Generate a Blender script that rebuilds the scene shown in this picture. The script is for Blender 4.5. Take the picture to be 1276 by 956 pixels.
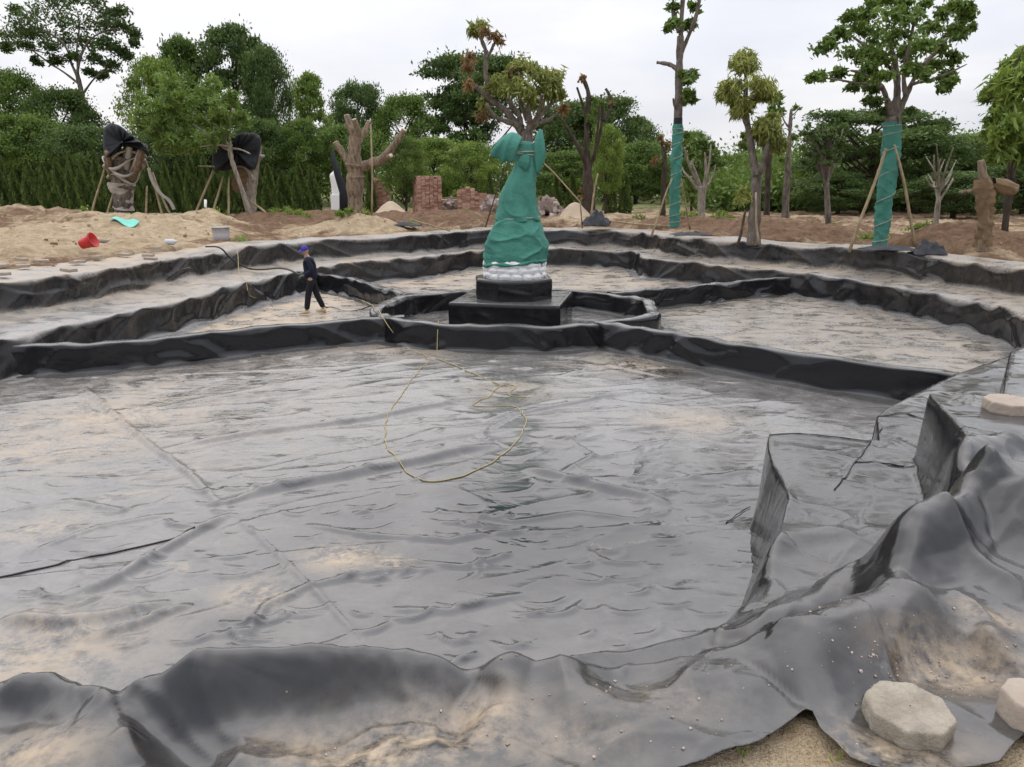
import bpy, bmesh, math, random
import numpy as np
from mathutils import Vector, Matrix, Quaternion

for o in list(bpy.data.objects): bpy.data.objects.remove(o)
sc = bpy.context.scene
COL = sc.collection
R = math.radians

# ------------------------------------------------------------------ camera, sky, sun, exposure
CAM_H, PITCH, FPX, PW, PH = 3.3, R(14.8), 958.0, 1276.0, 956.0
cd = bpy.data.cameras.new('camera'); cam = bpy.data.objects.new('camera', cd); COL.objects.link(cam)
cam.location = (0, 0, CAM_H); cam.rotation_euler = (R(90) - PITCH, 0, 0)
cd.sensor_fit = 'HORIZONTAL'; cd.sensor_width = 36.0; cd.lens = 36.0 * FPX / PW
cd.clip_start = 0.05; cd.clip_end = 3000
sc.camera = cam

SUN_EL, SUN_AZ = R(48), R(-15)      # azimuth measured from +Y (straight ahead) towards +X
w = bpy.data.worlds.new('World'); sc.world = w; w.use_nodes = True
nt = w.node_tree; nt.nodes.clear()
def wn(t, **k):
    n = nt.nodes.new(t)
    for a, b in k.items(): setattr(n, a, b)
    return n
sky = wn('ShaderNodeTexSky', sky_type='NISHITA', sun_disc=False, sun_elevation=SUN_EL, sun_rotation=SUN_AZ)
sky.air_density = 1.0; sky.dust_density = 4.0; sky.ozone_density = 1.0
bg1 = wn('ShaderNodeBackground'); bg1.inputs['Strength'].default_value = 0.1
nt.links.new(sky.outputs[0], bg1.inputs[0])
# overcast deck: one even cloud layer with soft lighter and bluer patches
tc = wn('ShaderNodeTexCoord'); sep = wn('ShaderNodeSeparateXYZ'); nt.links.new(tc.outputs['Generated'], sep.inputs[0])
mx = wn('ShaderNodeMath', operation='MAXIMUM'); mx.inputs[1].default_value = 0.0; nt.links.new(sep.outputs[2], mx.inputs[0])
ad = wn('ShaderNodeMath', operation='ADD'); ad.inputs[1].default_value = 0.22; nt.links.new(mx.outputs[0], ad.inputs[0])
dx = wn('ShaderNodeMath', operation='DIVIDE'); nt.links.new(sep.outputs[0], dx.inputs[0]); nt.links.new(ad.outputs[0], dx.inputs[1])
dy = wn('ShaderNodeMath', operation='DIVIDE'); nt.links.new(sep.outputs[1], dy.inputs[0]); nt.links.new(ad.outputs[0], dy.inputs[1])
cmb = wn('ShaderNodeCombineXYZ'); nt.links.new(dx.outputs[0], cmb.inputs[0]); nt.links.new(dy.outputs[0], cmb.inputs[1])
nz = wn('ShaderNodeTexNoise'); nz.inputs['Scale'].default_value = 1.15; nz.inputs['Detail'].default_value = 7; nz.inputs['Roughness'].default_value = 0.52
nt.links.new(cmb.outputs[0], nz.inputs['Vector'])
rp = wn('ShaderNodeValToRGB'); nt.links.new(nz.outputs['Fac'], rp.inputs[0])
e = rp.color_ramp.elements; e[0].position = 0.34; e[0].color = (0.60, 0.625, 0.70, 1); e[1].position = 0.72; e[1].color = (0.82, 0.81, 0.82, 1)
m_ = rp.color_ramp.elements.new(0.52); m_.color = (0.69, 0.70, 0.755, 1)
bg2 = wn('ShaderNodeBackground'); nt.links.new(rp.outputs[0], bg2.inputs[0])
# overcast luminance: a cloud deck is brighter overhead than at the horizon
gr_ = wn('ShaderNodeMath', operation='MULTIPLY_ADD'); gr_.inputs[1].default_value = 0.85; gr_.inputs[2].default_value = 0.545
zz_ = wn('ShaderNodeMath', operation='MULTIPLY'); nt.links.new(mx.outputs[0], zz_.inputs[0]); nt.links.new(mx.outputs[0], zz_.inputs[1])
nt.links.new(zz_.outputs[0], gr_.inputs[0]); nt.links.new(gr_.outputs[0], bg2.inputs['Strength'])
mix = wn('ShaderNodeMixShader'); mix.inputs[0].default_value = 0.9
nt.links.new(bg1.outputs[0], mix.inputs[1]); nt.links.new(bg2.outputs[0], mix.inputs[2])
wo = wn('ShaderNodeOutputWorld'); nt.links.new(mix.outputs[0], wo.inputs[0])

sd = bpy.data.lights.new('sun', 'SUN'); sun = bpy.data.objects.new('sun', sd); COL.objects.link(sun)
sd.energy = 0.5; sd.angle = R(120); sd.color = (1.0, 0.96, 0.9)
_d = Vector((math.sin(SUN_AZ) * math.cos(SUN_EL), math.cos(SUN_AZ) * math.cos(SUN_EL), math.sin(SUN_EL)))
sun.rotation_euler = (-_d).to_track_quat('-Z', 'Y').to_euler()
sc.view_settings.view_transform = 'Standard'; sc.view_settings.look = 'None'
sc.view_settings.exposure = 1.14; sc.view_settings.gamma = 1.0; sc.view_settings.use_curve_mapping = False
sc.render.engine = 'CYCLES'
sc.cycles.max_bounces = 4; sc.cycles.diffuse_bounces = 2; sc.cycles.glossy_bounces = 2; sc.cycles.use_adaptive_sampling = True; sc.cycles.adaptive_threshold = 0.02; sc.cycles.transparent_max_bounces = 8

# ------------------------------------------------------------------ helpers
rng = np.random.default_rng(7); random.seed(7)
def at(px, py, z=0.0):
    """plan position of a photo point that lies at height z"""
    x = (px - 638) / FPX; v = (py - 478) / FPX
    fw = math.cos(PITCH) - math.sin(PITCH) * v; dn = math.sin(PITCH) + math.cos(PITCH) * v
    t = (CAM_H - z) / dn
    return (x * t, fw * t)
def zat(px, py, Y):
    """point of a photo position that stands Y metres ahead"""
    v = (py - 478) / FPX
    fw = math.cos(PITCH) - math.sin(PITCH) * v; dn = math.sin(PITCH) + math.cos(PITCH) * v
    t = Y / fw
    return ((px - 638) / FPX * t, Y, CAM_H - dn * t)

def tag(o, label=None, cat=None, group=None, kind=None):
    if label: o['label'] = label
    if cat: o['category'] = cat
    if group: o['group'] = group
    if kind: o['kind'] = kind
    return o
def empty(name, loc=(0, 0, 0), rz=0.0, label=None, cat=None, group=None):
    o = bpy.data.objects.new(name, None); COL.objects.link(o); o.location = loc; o.rotation_euler.z = rz
    o.empty_display_size = 0.2
    return tag(o, label, cat, group)
def link(name, me, mat, parent=None, smooth=True):
    o = bpy.data.objects.new(name, me); COL.objects.link(o)
    if mat is not None and not me.materials:
        for m in (mat if isinstance(mat, (list, tuple)) else [mat]): me.materials.append(m)
    if parent is not None: o.parent = parent
    if smooth: me.shade_smooth()
    return o
def mesh_np(name, V, F, attrs=None):
    """V (n,3), F (m,4) or (m,3) arrays"""
    V = np.asarray(V, np.float32); F = np.asarray(F, np.int32)
    me = bpy.data.meshes.new(name); k = F.shape[1]
    me.vertices.add(len(V)); me.vertices.foreach_set('co', V.ravel())
    me.loops.add(F.size); me.loops.foreach_set('vertex_index', F.ravel())
    me.polygons.add(len(F)); me.polygons.foreach_set('loop_start', np.arange(0, F.size, k, dtype=np.int32))
    me.update(calc_edges=True)
    if attrs:
        for an, av in attrs.items():
            a = me.attributes.new(an, 'FLOAT', 'POINT'); a.data.foreach_set('value', np.asarray(av, np.float32).ravel())
    me.validate()
    return me
def grid_faces(ni, nj, closed=False):
    i = np.arange(ni if closed else ni - 1); j = np.arange(nj - 1)
    I, J = np.meshgrid(i, j, indexing='ij'); I2 = (I + 1) % ni
    return np.stack([I * nj + J, I2 * nj + J, I2 * nj + J + 1, I * nj + J + 1], -1).reshape(-1, 4)

_RT = [np.random.default_rng(100 + i).random((256, 256)) for i in range(24)]
def vn(x, y, seed=0):
    x = np.asarray(x, float); y = np.asarray(y, float)
    xi = np.floor(x).astype(int); yi = np.floor(y).astype(int); fx = x - xi; fy = y - yi
    fx = fx * fx * fx * (fx * (fx * 6 - 15) + 10); fy = fy * fy * fy * (fy * (fy * 6 - 15) + 10)
    T = _RT[seed % 24]; a = xi & 255; b = (xi + 1) & 255; c = yi & 255; d = (yi + 1) & 255
    return (T[a, c] * (1 - fx) + T[b, c] * fx) * (1 - fy) + (T[a, d] * (1 - fx) + T[b, d] * fx) * fy
def fbm(x, y, seed=0, octv=4, gain=0.5):
    s = 0; a = 1; n = 0
    for k in range(octv):
        s = s + a * (vn(x * 2 ** k + 13.7 * k, y * 2 ** k + 7.1 * k, seed + k) - 0.5); n += a; a *= gain
    return s / n * 2
def ridge(x, y, seed=0):
    return 1 - np.abs(2 * vn(x, y, seed) - 1)
def sstep(t):
    t = np.clip(t, 0, 1); return t * t * (3 - 2 * t)
def seg_dist(X, Y, pts, closed=False):
    """distance to a polyline, plus the position along it (0..1)"""
    P = np.asarray(pts, float); n = len(P); best = np.full(np.shape(X), 1e9); along = np.zeros(np.shape(X)); side = np.zeros(np.shape(X))
    L = np.r_[0, np.cumsum(np.hypot(*np.diff(P, axis=0).T))] if not closed else None
    for i in range(n if closed else n - 1):
        a = P[i]; b = P[(i + 1) % n]; d = b - a; l2 = max(d @ d, 1e-9)
        t = np.clip(((X - a[0]) * d[0] + (Y - a[1]) * d[1]) / l2, 0, 1)
        ex = X - a[0] - t * d[0]; ey = Y - a[1] - t * d[1]
        dd = np.hypot(ex, ey); m = dd < best; best = np.where(m, dd, best)
        if not closed: along = np.where(m, (L[i] + t * math.sqrt(l2)) / L[-1], along)
        side = np.where(m, d[0] * ey - d[1] * ex, side)
    return best, along, side
def poly_sd(X, Y, pts):
    """signed distance to polygon, positive inside"""
    best, _, _ = seg_dist(X, Y, pts, True); P = np.asarray(pts, float); ins = np.zeros(np.shape(X), bool); n = len(P)
    for i in range(n):
        a = P[i]; b = P[(i + 1) % n]
        c = ((a[1] > Y) != (b[1] > Y))
        if abs(b[1] - a[1]) > 1e-9: ins ^= c & (X < (b[0] - a[0]) * (Y - a[1]) / (b[1] - a[1]) + a[0])
    return np.where(ins, best, -best)
def chaikin(P, it, closed=False):
    P = np.asarray(P, float)
    for _ in range(it):
        if closed: A = P; B = np.roll(P, -1, 0)
        else: A = P[:-1]; B = P[1:]
        Q = np.empty((2 * len(A),) + P.shape[1:]); Q[0::2] = .75 * A + .25 * B; Q[1::2] = .25 * A + .75 * B
        if not closed: Q = np.concatenate([P[:1], Q, P[-1:]])
        P = Q
    return P
def resample(P, step, closed=False):
    P = np.asarray(P, float)
    if closed: P = np.concatenate([P, P[:1]])
    L = np.r_[0, np.cumsum(np.hypot(np.diff(P[:, 0]), np.diff(P[:, 1])))]
    n = max(2, int(round(L[-1] / step))); s = np.linspace(0, L[-1], n + 1)
    if closed: s = s[:-1]
    return np.stack([np.interp(s, L, P[:, k]) for k in range(P.shape[1])], -1), s
def tube(pts, rad, sides=8, cap=True):
    """vertices and quads of a tube along pts (n,3) with radii"""
    P = np.asarray(pts, float); n = len(P); r = np.broadcast_to(np.asarray(rad, float), (n,))
    T = np.gradient(P, axis=0); T /= np.linalg.norm(T, axis=1, keepdims=True) + 1e-9
    ref = np.array([0., 0., 1.]) if abs(T[:, 2]).mean() < 0.75 else np.array([1., 0.2, 0.])
    U = np.cross(T, ref); U /= np.linalg.norm(U, axis=1, keepdims=True) + 1e-9; W = np.cross(T, U)
    a = np.linspace(0, 2 * math.pi, sides, endpoint=False)
    V = P[:, None] + r[:, None, None] * (np.cos(a)[None, :, None] * U[:, None] + np.sin(a)[None, :, None] * W[:, None])
    V = V.reshape(-1, 3); F = []
    for i in range(n - 1):
        for k in range(sides):
            k2 = (k + 1) % sides; F.append((i * sides + k, i * sides + k2, (i + 1) * sides + k2, (i + 1) * sides + k))
    if cap:
        c0 = len(V); V = np.concatenate([V, P[:1], P[-1:]])
        for k in range(sides):
            k2 = (k + 1) % sides
            F.append((c0, c0, k2, k)); F.append((c0 + 1, c0 + 1, (n - 1) * sides + k, (n - 1) * sides + k2))
    return V, np.array(F)
class MB:
    """collects pieces of ONE part and links them as one mesh"""
    def __init__(s): s.v = []; s.f = []; s.n = 0; s.t = []
    def add(s, V, F, tint=0.5):
        V = np.asarray(V, float); s.v.append(V); s.f += [tuple(dict.fromkeys((np.asarray(q) + s.n).tolist())) for q in F]; s.n += len(V)
        s.t.append(np.full(len(V), tint)); return s
    def tube(s, pts, rad, sides=8, tint=0.5): V, F = tube(pts, rad, sides); return s.add(V, F, tint)
    def box(s, c, size, rz=0.0, jit=0.0, tint=0.5, rx=0.0):
        x, y, z = [k / 2 for k in size]
        V = np.array([(a * x, b * y, d * z) for d in (-1, 1) for a, b in ((-1, -1), (1, -1), (1, 1), (-1, 1))])
        if jit: V = V + rng.normal(0, jit, V.shape)
        M = np.array((Matrix.Rotation(rz, 3, 'Z') @ Matrix.Rotation(rx, 3, 'X')))
        V = V @ M.T + np.array(c)
        return s.add(V, [(3, 2, 1, 0), (4, 5, 6, 7), (0, 1, 5, 4), (1, 2, 6, 5), (2, 3, 7, 6), (3, 0, 4, 7)], tint)
    def mesh(s, name):
        me = bpy.data.meshes.new(name); me.from_pydata(np.concatenate(s.v).tolist(), [], s.f); me.update()
        a = me.attributes.new('tint', 'FLOAT', 'POINT'); a.data.foreach_set('value', np.concatenate(s.t).astype(np.float32))
        return me
    def build(s, name, mat, parent=None, smooth=True, bevel=0.0):
        o = link(name, s.mesh(name), mat, parent, smooth)
        if bevel:
            b = o.modifiers.new('bevel', 'BEVEL'); b.width = bevel; b.segments = 2; b.limit_method = 'ANGLE'
        return o

# ------------------------------------------------------------------ materials
class NT:
    def __init__(s, name):
        s.m = bpy.data.materials.new(name); s.m.use_nodes = True; s.t = s.m.node_tree
        s.b = s.t.nodes['Principled BSDF']; s.out = s.t.nodes['Material Output']
    def n(s, t, **k):
        x = s.t.nodes.new(t)
        for a, b in k.items():
            if a in x.inputs: s.set(x.inputs[a], b)
            else: setattr(x, a, b)
        return x
    def set(s, i, v):
        if isinstance(v, bpy.types.NodeSocket): s.t.links.new(v, i)
        else: i.default_value = v
    def pos(s): return s.n('ShaderNodeNewGeometry').outputs['Position']
    def obj(s): return s.n('ShaderNodeTexCoord').outputs['Object']
    def vec(s, v, scale, rot=(0, 0, 0)):
        x = s.n('ShaderNodeMapping'); s.set(x.inputs['Vector'], v); x.inputs['Scale'].default_value = scale; x.inputs['Rotation'].default_value = rot
        return x.outputs[0]
    def noise(s, v, scale, detail=4, rough=0.55, dist=0.0):
        x = s.n('ShaderNodeTexNoise'); s.set(x.inputs['Vector'], v); x.inputs['Scale'].default_value = scale
        x.inputs['Detail'].default_value = detail; x.inputs['Roughness'].default_value = rough; x.inputs['Distortion'].default_value = dist
        return x.outputs['Fac']
    def ramp(s, f, stops):
        x = s.n('ShaderNodeValToRGB'); s.set(x.inputs[0], f); e = x.color_ramp.elements
        while len(e) < len(stops): e.new(0.5)
        for k, (p, c) in enumerate(stops):
            e[k].position = p; e[k].color = (*c, 1) if hasattr(c, '__len__') else (c, c, c, 1)
        return x.outputs[0]
    def math(s, op, a, b=0.5, clamp=False):
        x = s.n('ShaderNodeMath', operation=op, use_clamp=clamp); s.set(x.inputs[0], a); s.set(x.inputs[1], b); return x.outputs[0]
    def mix(s, f, a, b):
        x = s.n('ShaderNodeMix', data_type='RGBA'); s.set(x.inputs[0], f)
        for i, v in ((6, a), (7, b)):
            s.set(x.inputs[i], v if isinstance(v, bpy.types.NodeSocket) else (*v, 1))
        return x.outputs[2]
    def bump(s, h, strength, dist, normal=None):
        x = s.n('ShaderNodeBump'); s.set(x.inputs['Height'], h); x.inputs['Strength'].default_value = strength; x.inputs['Distance'].default_value = dist
        if normal is not None: s.set(x.inputs['Normal'], normal)
        return x.outputs[0]
    def attr(s, name): return s.n('ShaderNodeAttribute', attribute_name=name).outputs['Fac']
    def set_b(s, **k):
        for a, v in k.items():
            i = s.b.inputs[a.replace('_', ' ')]
            s.set(i, (*v, 1) if (isinstance(v, tuple) and len(v) == 3) else v)
        return s.m

def mat_liner(name, dust, film, rough=0.2, wr=1.0, ior=1.6, sand=(0.50, 0.39, 0.265)):
    """black plastic pond liner: smeared grey dust film, sandy drifts on what lies flat, fine creases"""
    k = NT(name); p = k.pos()
    up = k.n('ShaderNodeSeparateXYZ'); k.set(up.inputs[0], k.n('ShaderNodeNewGeometry').outputs['Normal'])
    flat = k.math('MULTIPLY', k.math('SUBTRACT', up.outputs[2], 0.62), 2.75, True)
    n1 = k.noise(p, 0.42, 4, 0.6, 0.4); n2 = k.noise(k.vec(p, (1.0, 1.35, 1.0), (0, 0, 0.16)), 1.5, 6, 0.66, 1.1); n3 = k.noise(p, 15, 3, 0.7)
    nn = k.math('ADD', k.math('MULTIPLY', n1, 0.48), k.math('ADD', k.math('MULTIPLY', n2, 0.40), k.math('MULTIPLY', n3, 0.12)))
    sandm = k.math('MULTIPLY', k.ramp(nn, [(0.64 - 0.2 * dust, 0.0), (0.76 - 0.2 * dust, 0.75)]), k.math('ADD', k.math('MULTIPLY', flat, 0.98), 0.02))
    filmm = k.math('MULTIPLY', k.ramp(k.math('ADD', k.math('MULTIPLY', n2, 0.8), k.math('MULTIPLY', n3, 0.2)), [(0.34, film * 0.45), (0.48, film * 0.75), (0.62, film)]), k.math('ADD', k.math('MULTIPLY', flat, 0.96), 0.04))
    wet = k.math('MULTIPLY', k.attr('wet'), k.ramp(n1, [(.35, .5), (.55, 1.0)])); filmm = k.math('MULTIPLY', filmm, k.math('SUBTRACT', 1.0, wet))
    c = k.mix(filmm, (0.009, 0.009, 0.0105), (0.50, 0.475, 0.44))
    att = k.attr('sand'); sandm = k.math('MAXIMUM', sandm, k.math('MULTIPLY', att, k.ramp(k.math('ADD', k.math('MULTIPLY', n2, .6), k.math('MULTIPLY', n3, .4)), [(0.40, 0.05), (0.56, 1.0)])))
    c = k.mix(sandm, c, k.mix(n3, tuple(v * 0.8 for v in sand), sand))
    r = k.math('ADD', k.math('ADD', rough, k.math('MULTIPLY', k.math('SUBTRACT', n2, 0.45), 0.55)), k.math('ADD', k.math('MULTIPLY', sandm, 0.5), k.math('MULTIPLY', filmm, 0.22)), True)
    w1 = k.noise(k.vec(p, (0.9, 1.7, 1.2), (0, 0, 0.2)), 1.9, 2, 0.5, 1.0)
    b = k.bump(w1, 0.7 * wr, 0.06); b = k.bump(k.noise(p, 7, 1.5, 0.5, 0.8), 0.4 * wr, 0.014, b)
    return k.set_b(Base_Color=c, Roughness=r, Normal=b, IOR=ior)
def mat_soil():
    k = NT('soil'); p = k.pos()
    a = k.noise(p, 0.7, 8, 0.68, 0.5); b = k.noise(p, 4, 7, 0.7, 0.3); c3 = k.noise(p, 22, 4, 0.7)
    brown = k.mix(k.ramp(b, [(.3, 0), (.7, 1)]), (0.12, 0.068, 0.04), (0.31, 0.20, 0.125)); tan = k.mix(k.ramp(b, [(.3, 0), (.7, 1)]), (0.36, 0.255, 0.145), (0.64, 0.52, 0.355))
    s = k.math('ADD', k.attr('sand'), k.math('MULTIPLY', k.math('SUBTRACT', a, 0.5), 1.6), True)
    col = k.mix(k.ramp(s, [(0.36, 0.0), (0.62, 1.0)]), brown, tan)
    g = k.math('MULTIPLY', k.attr('grass'), k.ramp(b, [(0.35, 0.2), (0.55, 1.0)]))
    col = k.mix(g, col, k.mix(c3, (0.05, 0.085, 0.02), (0.14, 0.2, 0.05)))
    bm = k.bump(b, 0.9, 0.22); bm = k.bump(c3, 0.7, 0.04, bm)
    return k.set_b(Base_Color=col, Roughness=0.95, Normal=bm, Specular_IOR_Level=0.15)
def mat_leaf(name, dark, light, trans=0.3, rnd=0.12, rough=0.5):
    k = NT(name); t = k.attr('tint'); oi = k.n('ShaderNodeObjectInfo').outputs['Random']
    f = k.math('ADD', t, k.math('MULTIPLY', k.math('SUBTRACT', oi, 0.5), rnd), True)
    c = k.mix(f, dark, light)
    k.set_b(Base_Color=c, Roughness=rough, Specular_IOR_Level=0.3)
    tr = k.n('ShaderNodeBsdfTranslucent'); k.set(tr.inputs[0], k.mix(0.35, c, (0.25, 0.32, 0.04)))
    mx = k.n('ShaderNodeMixShader'); mx.inputs[0].default_value = trans
    k.t.links.new(k.b.outputs[0], mx.inputs[1]); k.t.links.new(tr.outputs[0], mx.inputs[2]); k.t.links.new(mx.outputs[0], k.out.inputs[0])
    return k.m
def mat_bark(name, a, b, scale=6):
    k = NT(name); p = k.obj(); n = k.noise(k.vec(p, (1, 1, 0.35)), scale, 6, 0.7, 0.3); n2 = k.noise(p, scale * 4, 4, 0.6)
    c = k.mix(k.ramp(n, [(0.35, 0), (0.65, 1)]), a, b)
    return k.set_b(Base_Color=c, Roughness=0.9, Normal=k.bump(n2, 0.4, 0.02, k.bump(n, 0.8, 0.05)), Specular_IOR_Level=0.2)
def mat_cloth(name, col, var=0.25, trans=0.0, rough=0.75, weave=140):
    k = NT(name); p = k.obj(); n = k.noise(p, 2.2, 5, 0.6, 0.4); n2 = k.noise(p, weave, 2, 0.5)
    c = k.mix(n, tuple(v * (1 - var) for v in col), tuple(min(1, v * (1 + var)) for v in col))
    k.set_b(Base_Color=c, Roughness=rough, Normal=k.bump(k.noise(p, 9, 4, 0.65, 1.4), 0.7, 0.05, k.bump(n2, 0.15, 0.004)), Specular_IOR_Level=0.3)
    if trans:
        tr = k.n('ShaderNodeBsdfTranslucent'); k.set(tr.inputs[0], c)
        mx = k.n('ShaderNodeMixShader'); mx.inputs[0].default_value = trans
        k.t.links.new(k.b.outputs[0], mx.inputs[1]); k.t.links.new(tr.outputs[0], mx.inputs[2]); k.t.links.new(mx.outputs[0], k.out.inputs[0])
    return k.m
def mat_plain(name, col, rough=0.5, var=0.15, scale=12, bump=0.1, spec=0.5, metal=0.0, alpha=1.0):
    k = NT(name); p = k.obj(); n = k.noise(p, scale, 5, 0.6)
    c = k.mix(n, tuple(v * (1 - var) for v in col), tuple(min(1, v * (1 + var)) for v in col))
    k.set_b(Base_Color=c, Roughness=rough, Normal=k.bump(n, bump, 0.01), Specular_IOR_Level=spec, Metallic=metal)
    if alpha < 1: k.b.inputs['Transmission Weight'].default_value = 1 - alpha
    return k.m
def mat_tint(name, a, b, rough=0.9, scale=18):
    k = NT(name); p = k.obj(); n = k.noise(p, scale, 5, 0.65)
    f = k.math('ADD', k.math('MULTIPLY', k.attr('tint'), 0.75), k.math('MULTIPLY', n, 0.25), True)
    return k.set_b(Base_Color=k.mix(f, a, b), Roughness=rough, Normal=k.bump(n, 0.4, 0.02), Specular_IOR_Level=0.2)

M = {}
M['floor'] = mat_liner('liner_floor', 0.28, 0.37, 0.11, 0.4, 1.75)
M['wall'] = mat_liner('liner_wall', 0.25, 0.5, 0.16, 0.25, 1.48)
M['wall_dusty'] = mat_liner('liner_wall_dusty', 0.55, 0.65, 0.2, 0.25, 1.48)
M['near'] = mat_liner('liner_near', 0.04, 0.15, 0.15, 0.35, 1.6)
M['clean'] = mat_liner('liner_clean', 0.0, 0.18, 0.16, 0.25, 1.48)
M['soil'] = mat_soil()
M['leaf_dark'] = mat_leaf('leaf_dark', (0.024, 0.052, 0.018), (0.125, 0.20, 0.055))
M['leaf_mid'] = mat_leaf('leaf_mid', (0.042, 0.085, 0.018), (0.20, 0.30, 0.065))
M['leaf_bright'] = mat_leaf('leaf_bright', (0.07, 0.135, 0.022), (0.30, 0.40, 0.085))
M['leaf_yellow'] = mat_leaf('leaf_yellow', (0.10, 0.13, 0.025), (0.40, 0.42, 0.12))
M['leaf_dry'] = mat_leaf('leaf_dry', (0.13, 0.07, 0.03), (0.33, 0.19, 0.09))
M['leaf_thuja'] = mat_leaf('leaf_thuja', (0.03, 0.062, 0.016), (0.165, 0.23, 0.055), 0.12)
M['bark'] = mat_bark('bark_grey', (0.07, 0.058, 0.047), (0.24, 0.205, 0.17), 9)
M['bark_dark'] = mat_bark('bark_dark', (0.035, 0.026, 0.02), (0.11, 0.085, 0.065))
M['bark_tan'] = mat_bark('bark_tan', (0.10, 0.072, 0.05), (0.33, 0.25, 0.175), 10)
M['bark_pale'] = mat_bark('bark_pale', (0.17, 0.145, 0.115), (0.42, 0.37, 0.30), 9)
M['bamboo'] = mat_bark('bamboo_stake', (0.22, 0.16, 0.09), (0.42, 0.33, 0.21))
M['cut'] = mat_plain('cut_wood', (0.62, 0.52, 0.36), 0.85)
M['green'] = mat_cloth('green_netting', (0.07, 0.25, 0.19), 0.3, 0.12)
M['black_net'] = mat_cloth('black_netting', (0.022, 0.024, 0.028), 0.3, 0.05)
M['plastic_wrap'] = mat_cloth('plastic_wrap', (0.50, 0.46, 0.41), 0.35, 0.1, 0.45)
M['burlap'] = mat_cloth('burlap', (0.20, 0.135, 0.075), 0.35, 0.0, 0.95)
M['white_stone'] = mat_plain('white_stone', (0.82, 0.81, 0.79), 0.75, 0.1, 8, 0.3)
M['brick'] = mat_tint('brick', (0.24, 0.095, 0.06), (0.62, 0.42, 0.32))
M['rubble'] = mat_tint('rubble', (0.22, 0.16, 0.13), (0.50, 0.42, 0.37))
M['rope'] = mat_plain('rope', (0.36, 0.29, 0.14), 0.8, 0.2, 60)
M['rope_grey'] = mat_plain('rope_grey', (0.36, 0.33, 0.27), 0.85, 0.2, 60)
M['rubber'] = mat_plain('rubber', (0.018, 0.018, 0.02), 0.5, 0.2, 20)
# ------------------------------------------------------------------ the basin: stepped liner, floors, low walls
Z1, Z2 = 0.71, 1.38
# paired plan points: foot of the lower wall, foot of the upper wall (left near side, round the back, to the right)
PAIRS = [((-6.3, 4.6), (-7.2, 3.4)), ((-8.3, 6.4), (-9.5, 5.6)), ((-9.3, 9.4), (-10.8, 9.2)), ((-9.1, 11.6), (-10.7, 12.4)),
  ((-8.55, 13.15), (-10.35, 14.6)), ((-8.1, 14.8), (-9.65, 16.1)), ((-7.5, 17.2), (-9.15, 18.2)), ((-7.05, 20.2), (-8.6, 21.2)), ((-6.4, 23.0), (-7.95, 23.9)),
  ((-5.5, 25.2), (-6.9, 25.7)), ((-4.1, 26.2), (-5.1, 26.9)), ((-3.0, 26.9), (-3.6, 27.7)), ((-2.2, 28.3), (-2.5, 29.6)), ((-1.2, 30.4), (-1.3, 31.7)),
  ((1.4, 31.1), (1.4, 32.2)), ((4.3, 29.9), (4.7, 30.9)), ((4.72, 28.6), (5.3, 29.2)), ((4.42, 27.0), (5.6, 27.9)), ((5.5, 26.1), (6.3, 26.5)), ((7.0, 23.7), (7.7, 25.0)),
  ((8.1, 23.0), (9.0, 24.3)), ((9.2, 21.2), (10.4, 22.2)), ((9.9, 19.1), (11.2, 19.6)), ((10.4, 17.0), (11.75, 17.2)), ((10.25, 15.2), (11.6, 14.9)), ((9.5, 13.6), (11.0, 13.2)), ((8.95, 12.7), (10.5, 12.2)), ((8.9, 11.4), (10.3, 10.9))]

def scallop(s, lo, hi, seed):
    """0 at random hanging points, up to 1 between them"""
    r = np.random.default_rng(seed); k = [s[0] - 1.0]; 
    while k[-1] < s[-1] + 1: k.append(k[-1] + r.uniform(lo, hi))
    k = np.array(k); i = np.clip(np.searchsorted(k, s) - 1, 0, len(k) - 2); u = (s - k[i]) / (k[i + 1] - k[i])
    amp = r.uniform(0.35, 1.0, len(k))[i]
    return 4 * u * (1 - u) * amp
def prof_chaikin(C, it):
    for _ in range(it):
        A = C[:, :-1]; B = C[:, 1:]; Q = np.empty((C.shape[0], 2 * A.shape[1], C.shape[2])); Q[:, 0::2] = .75 * A + .25 * B; Q[:, 1::2] = .25 * A + .75 * B
        C = np.concatenate([C[:, :1], Q, C[:, -1:]], 1)
    return C

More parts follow.
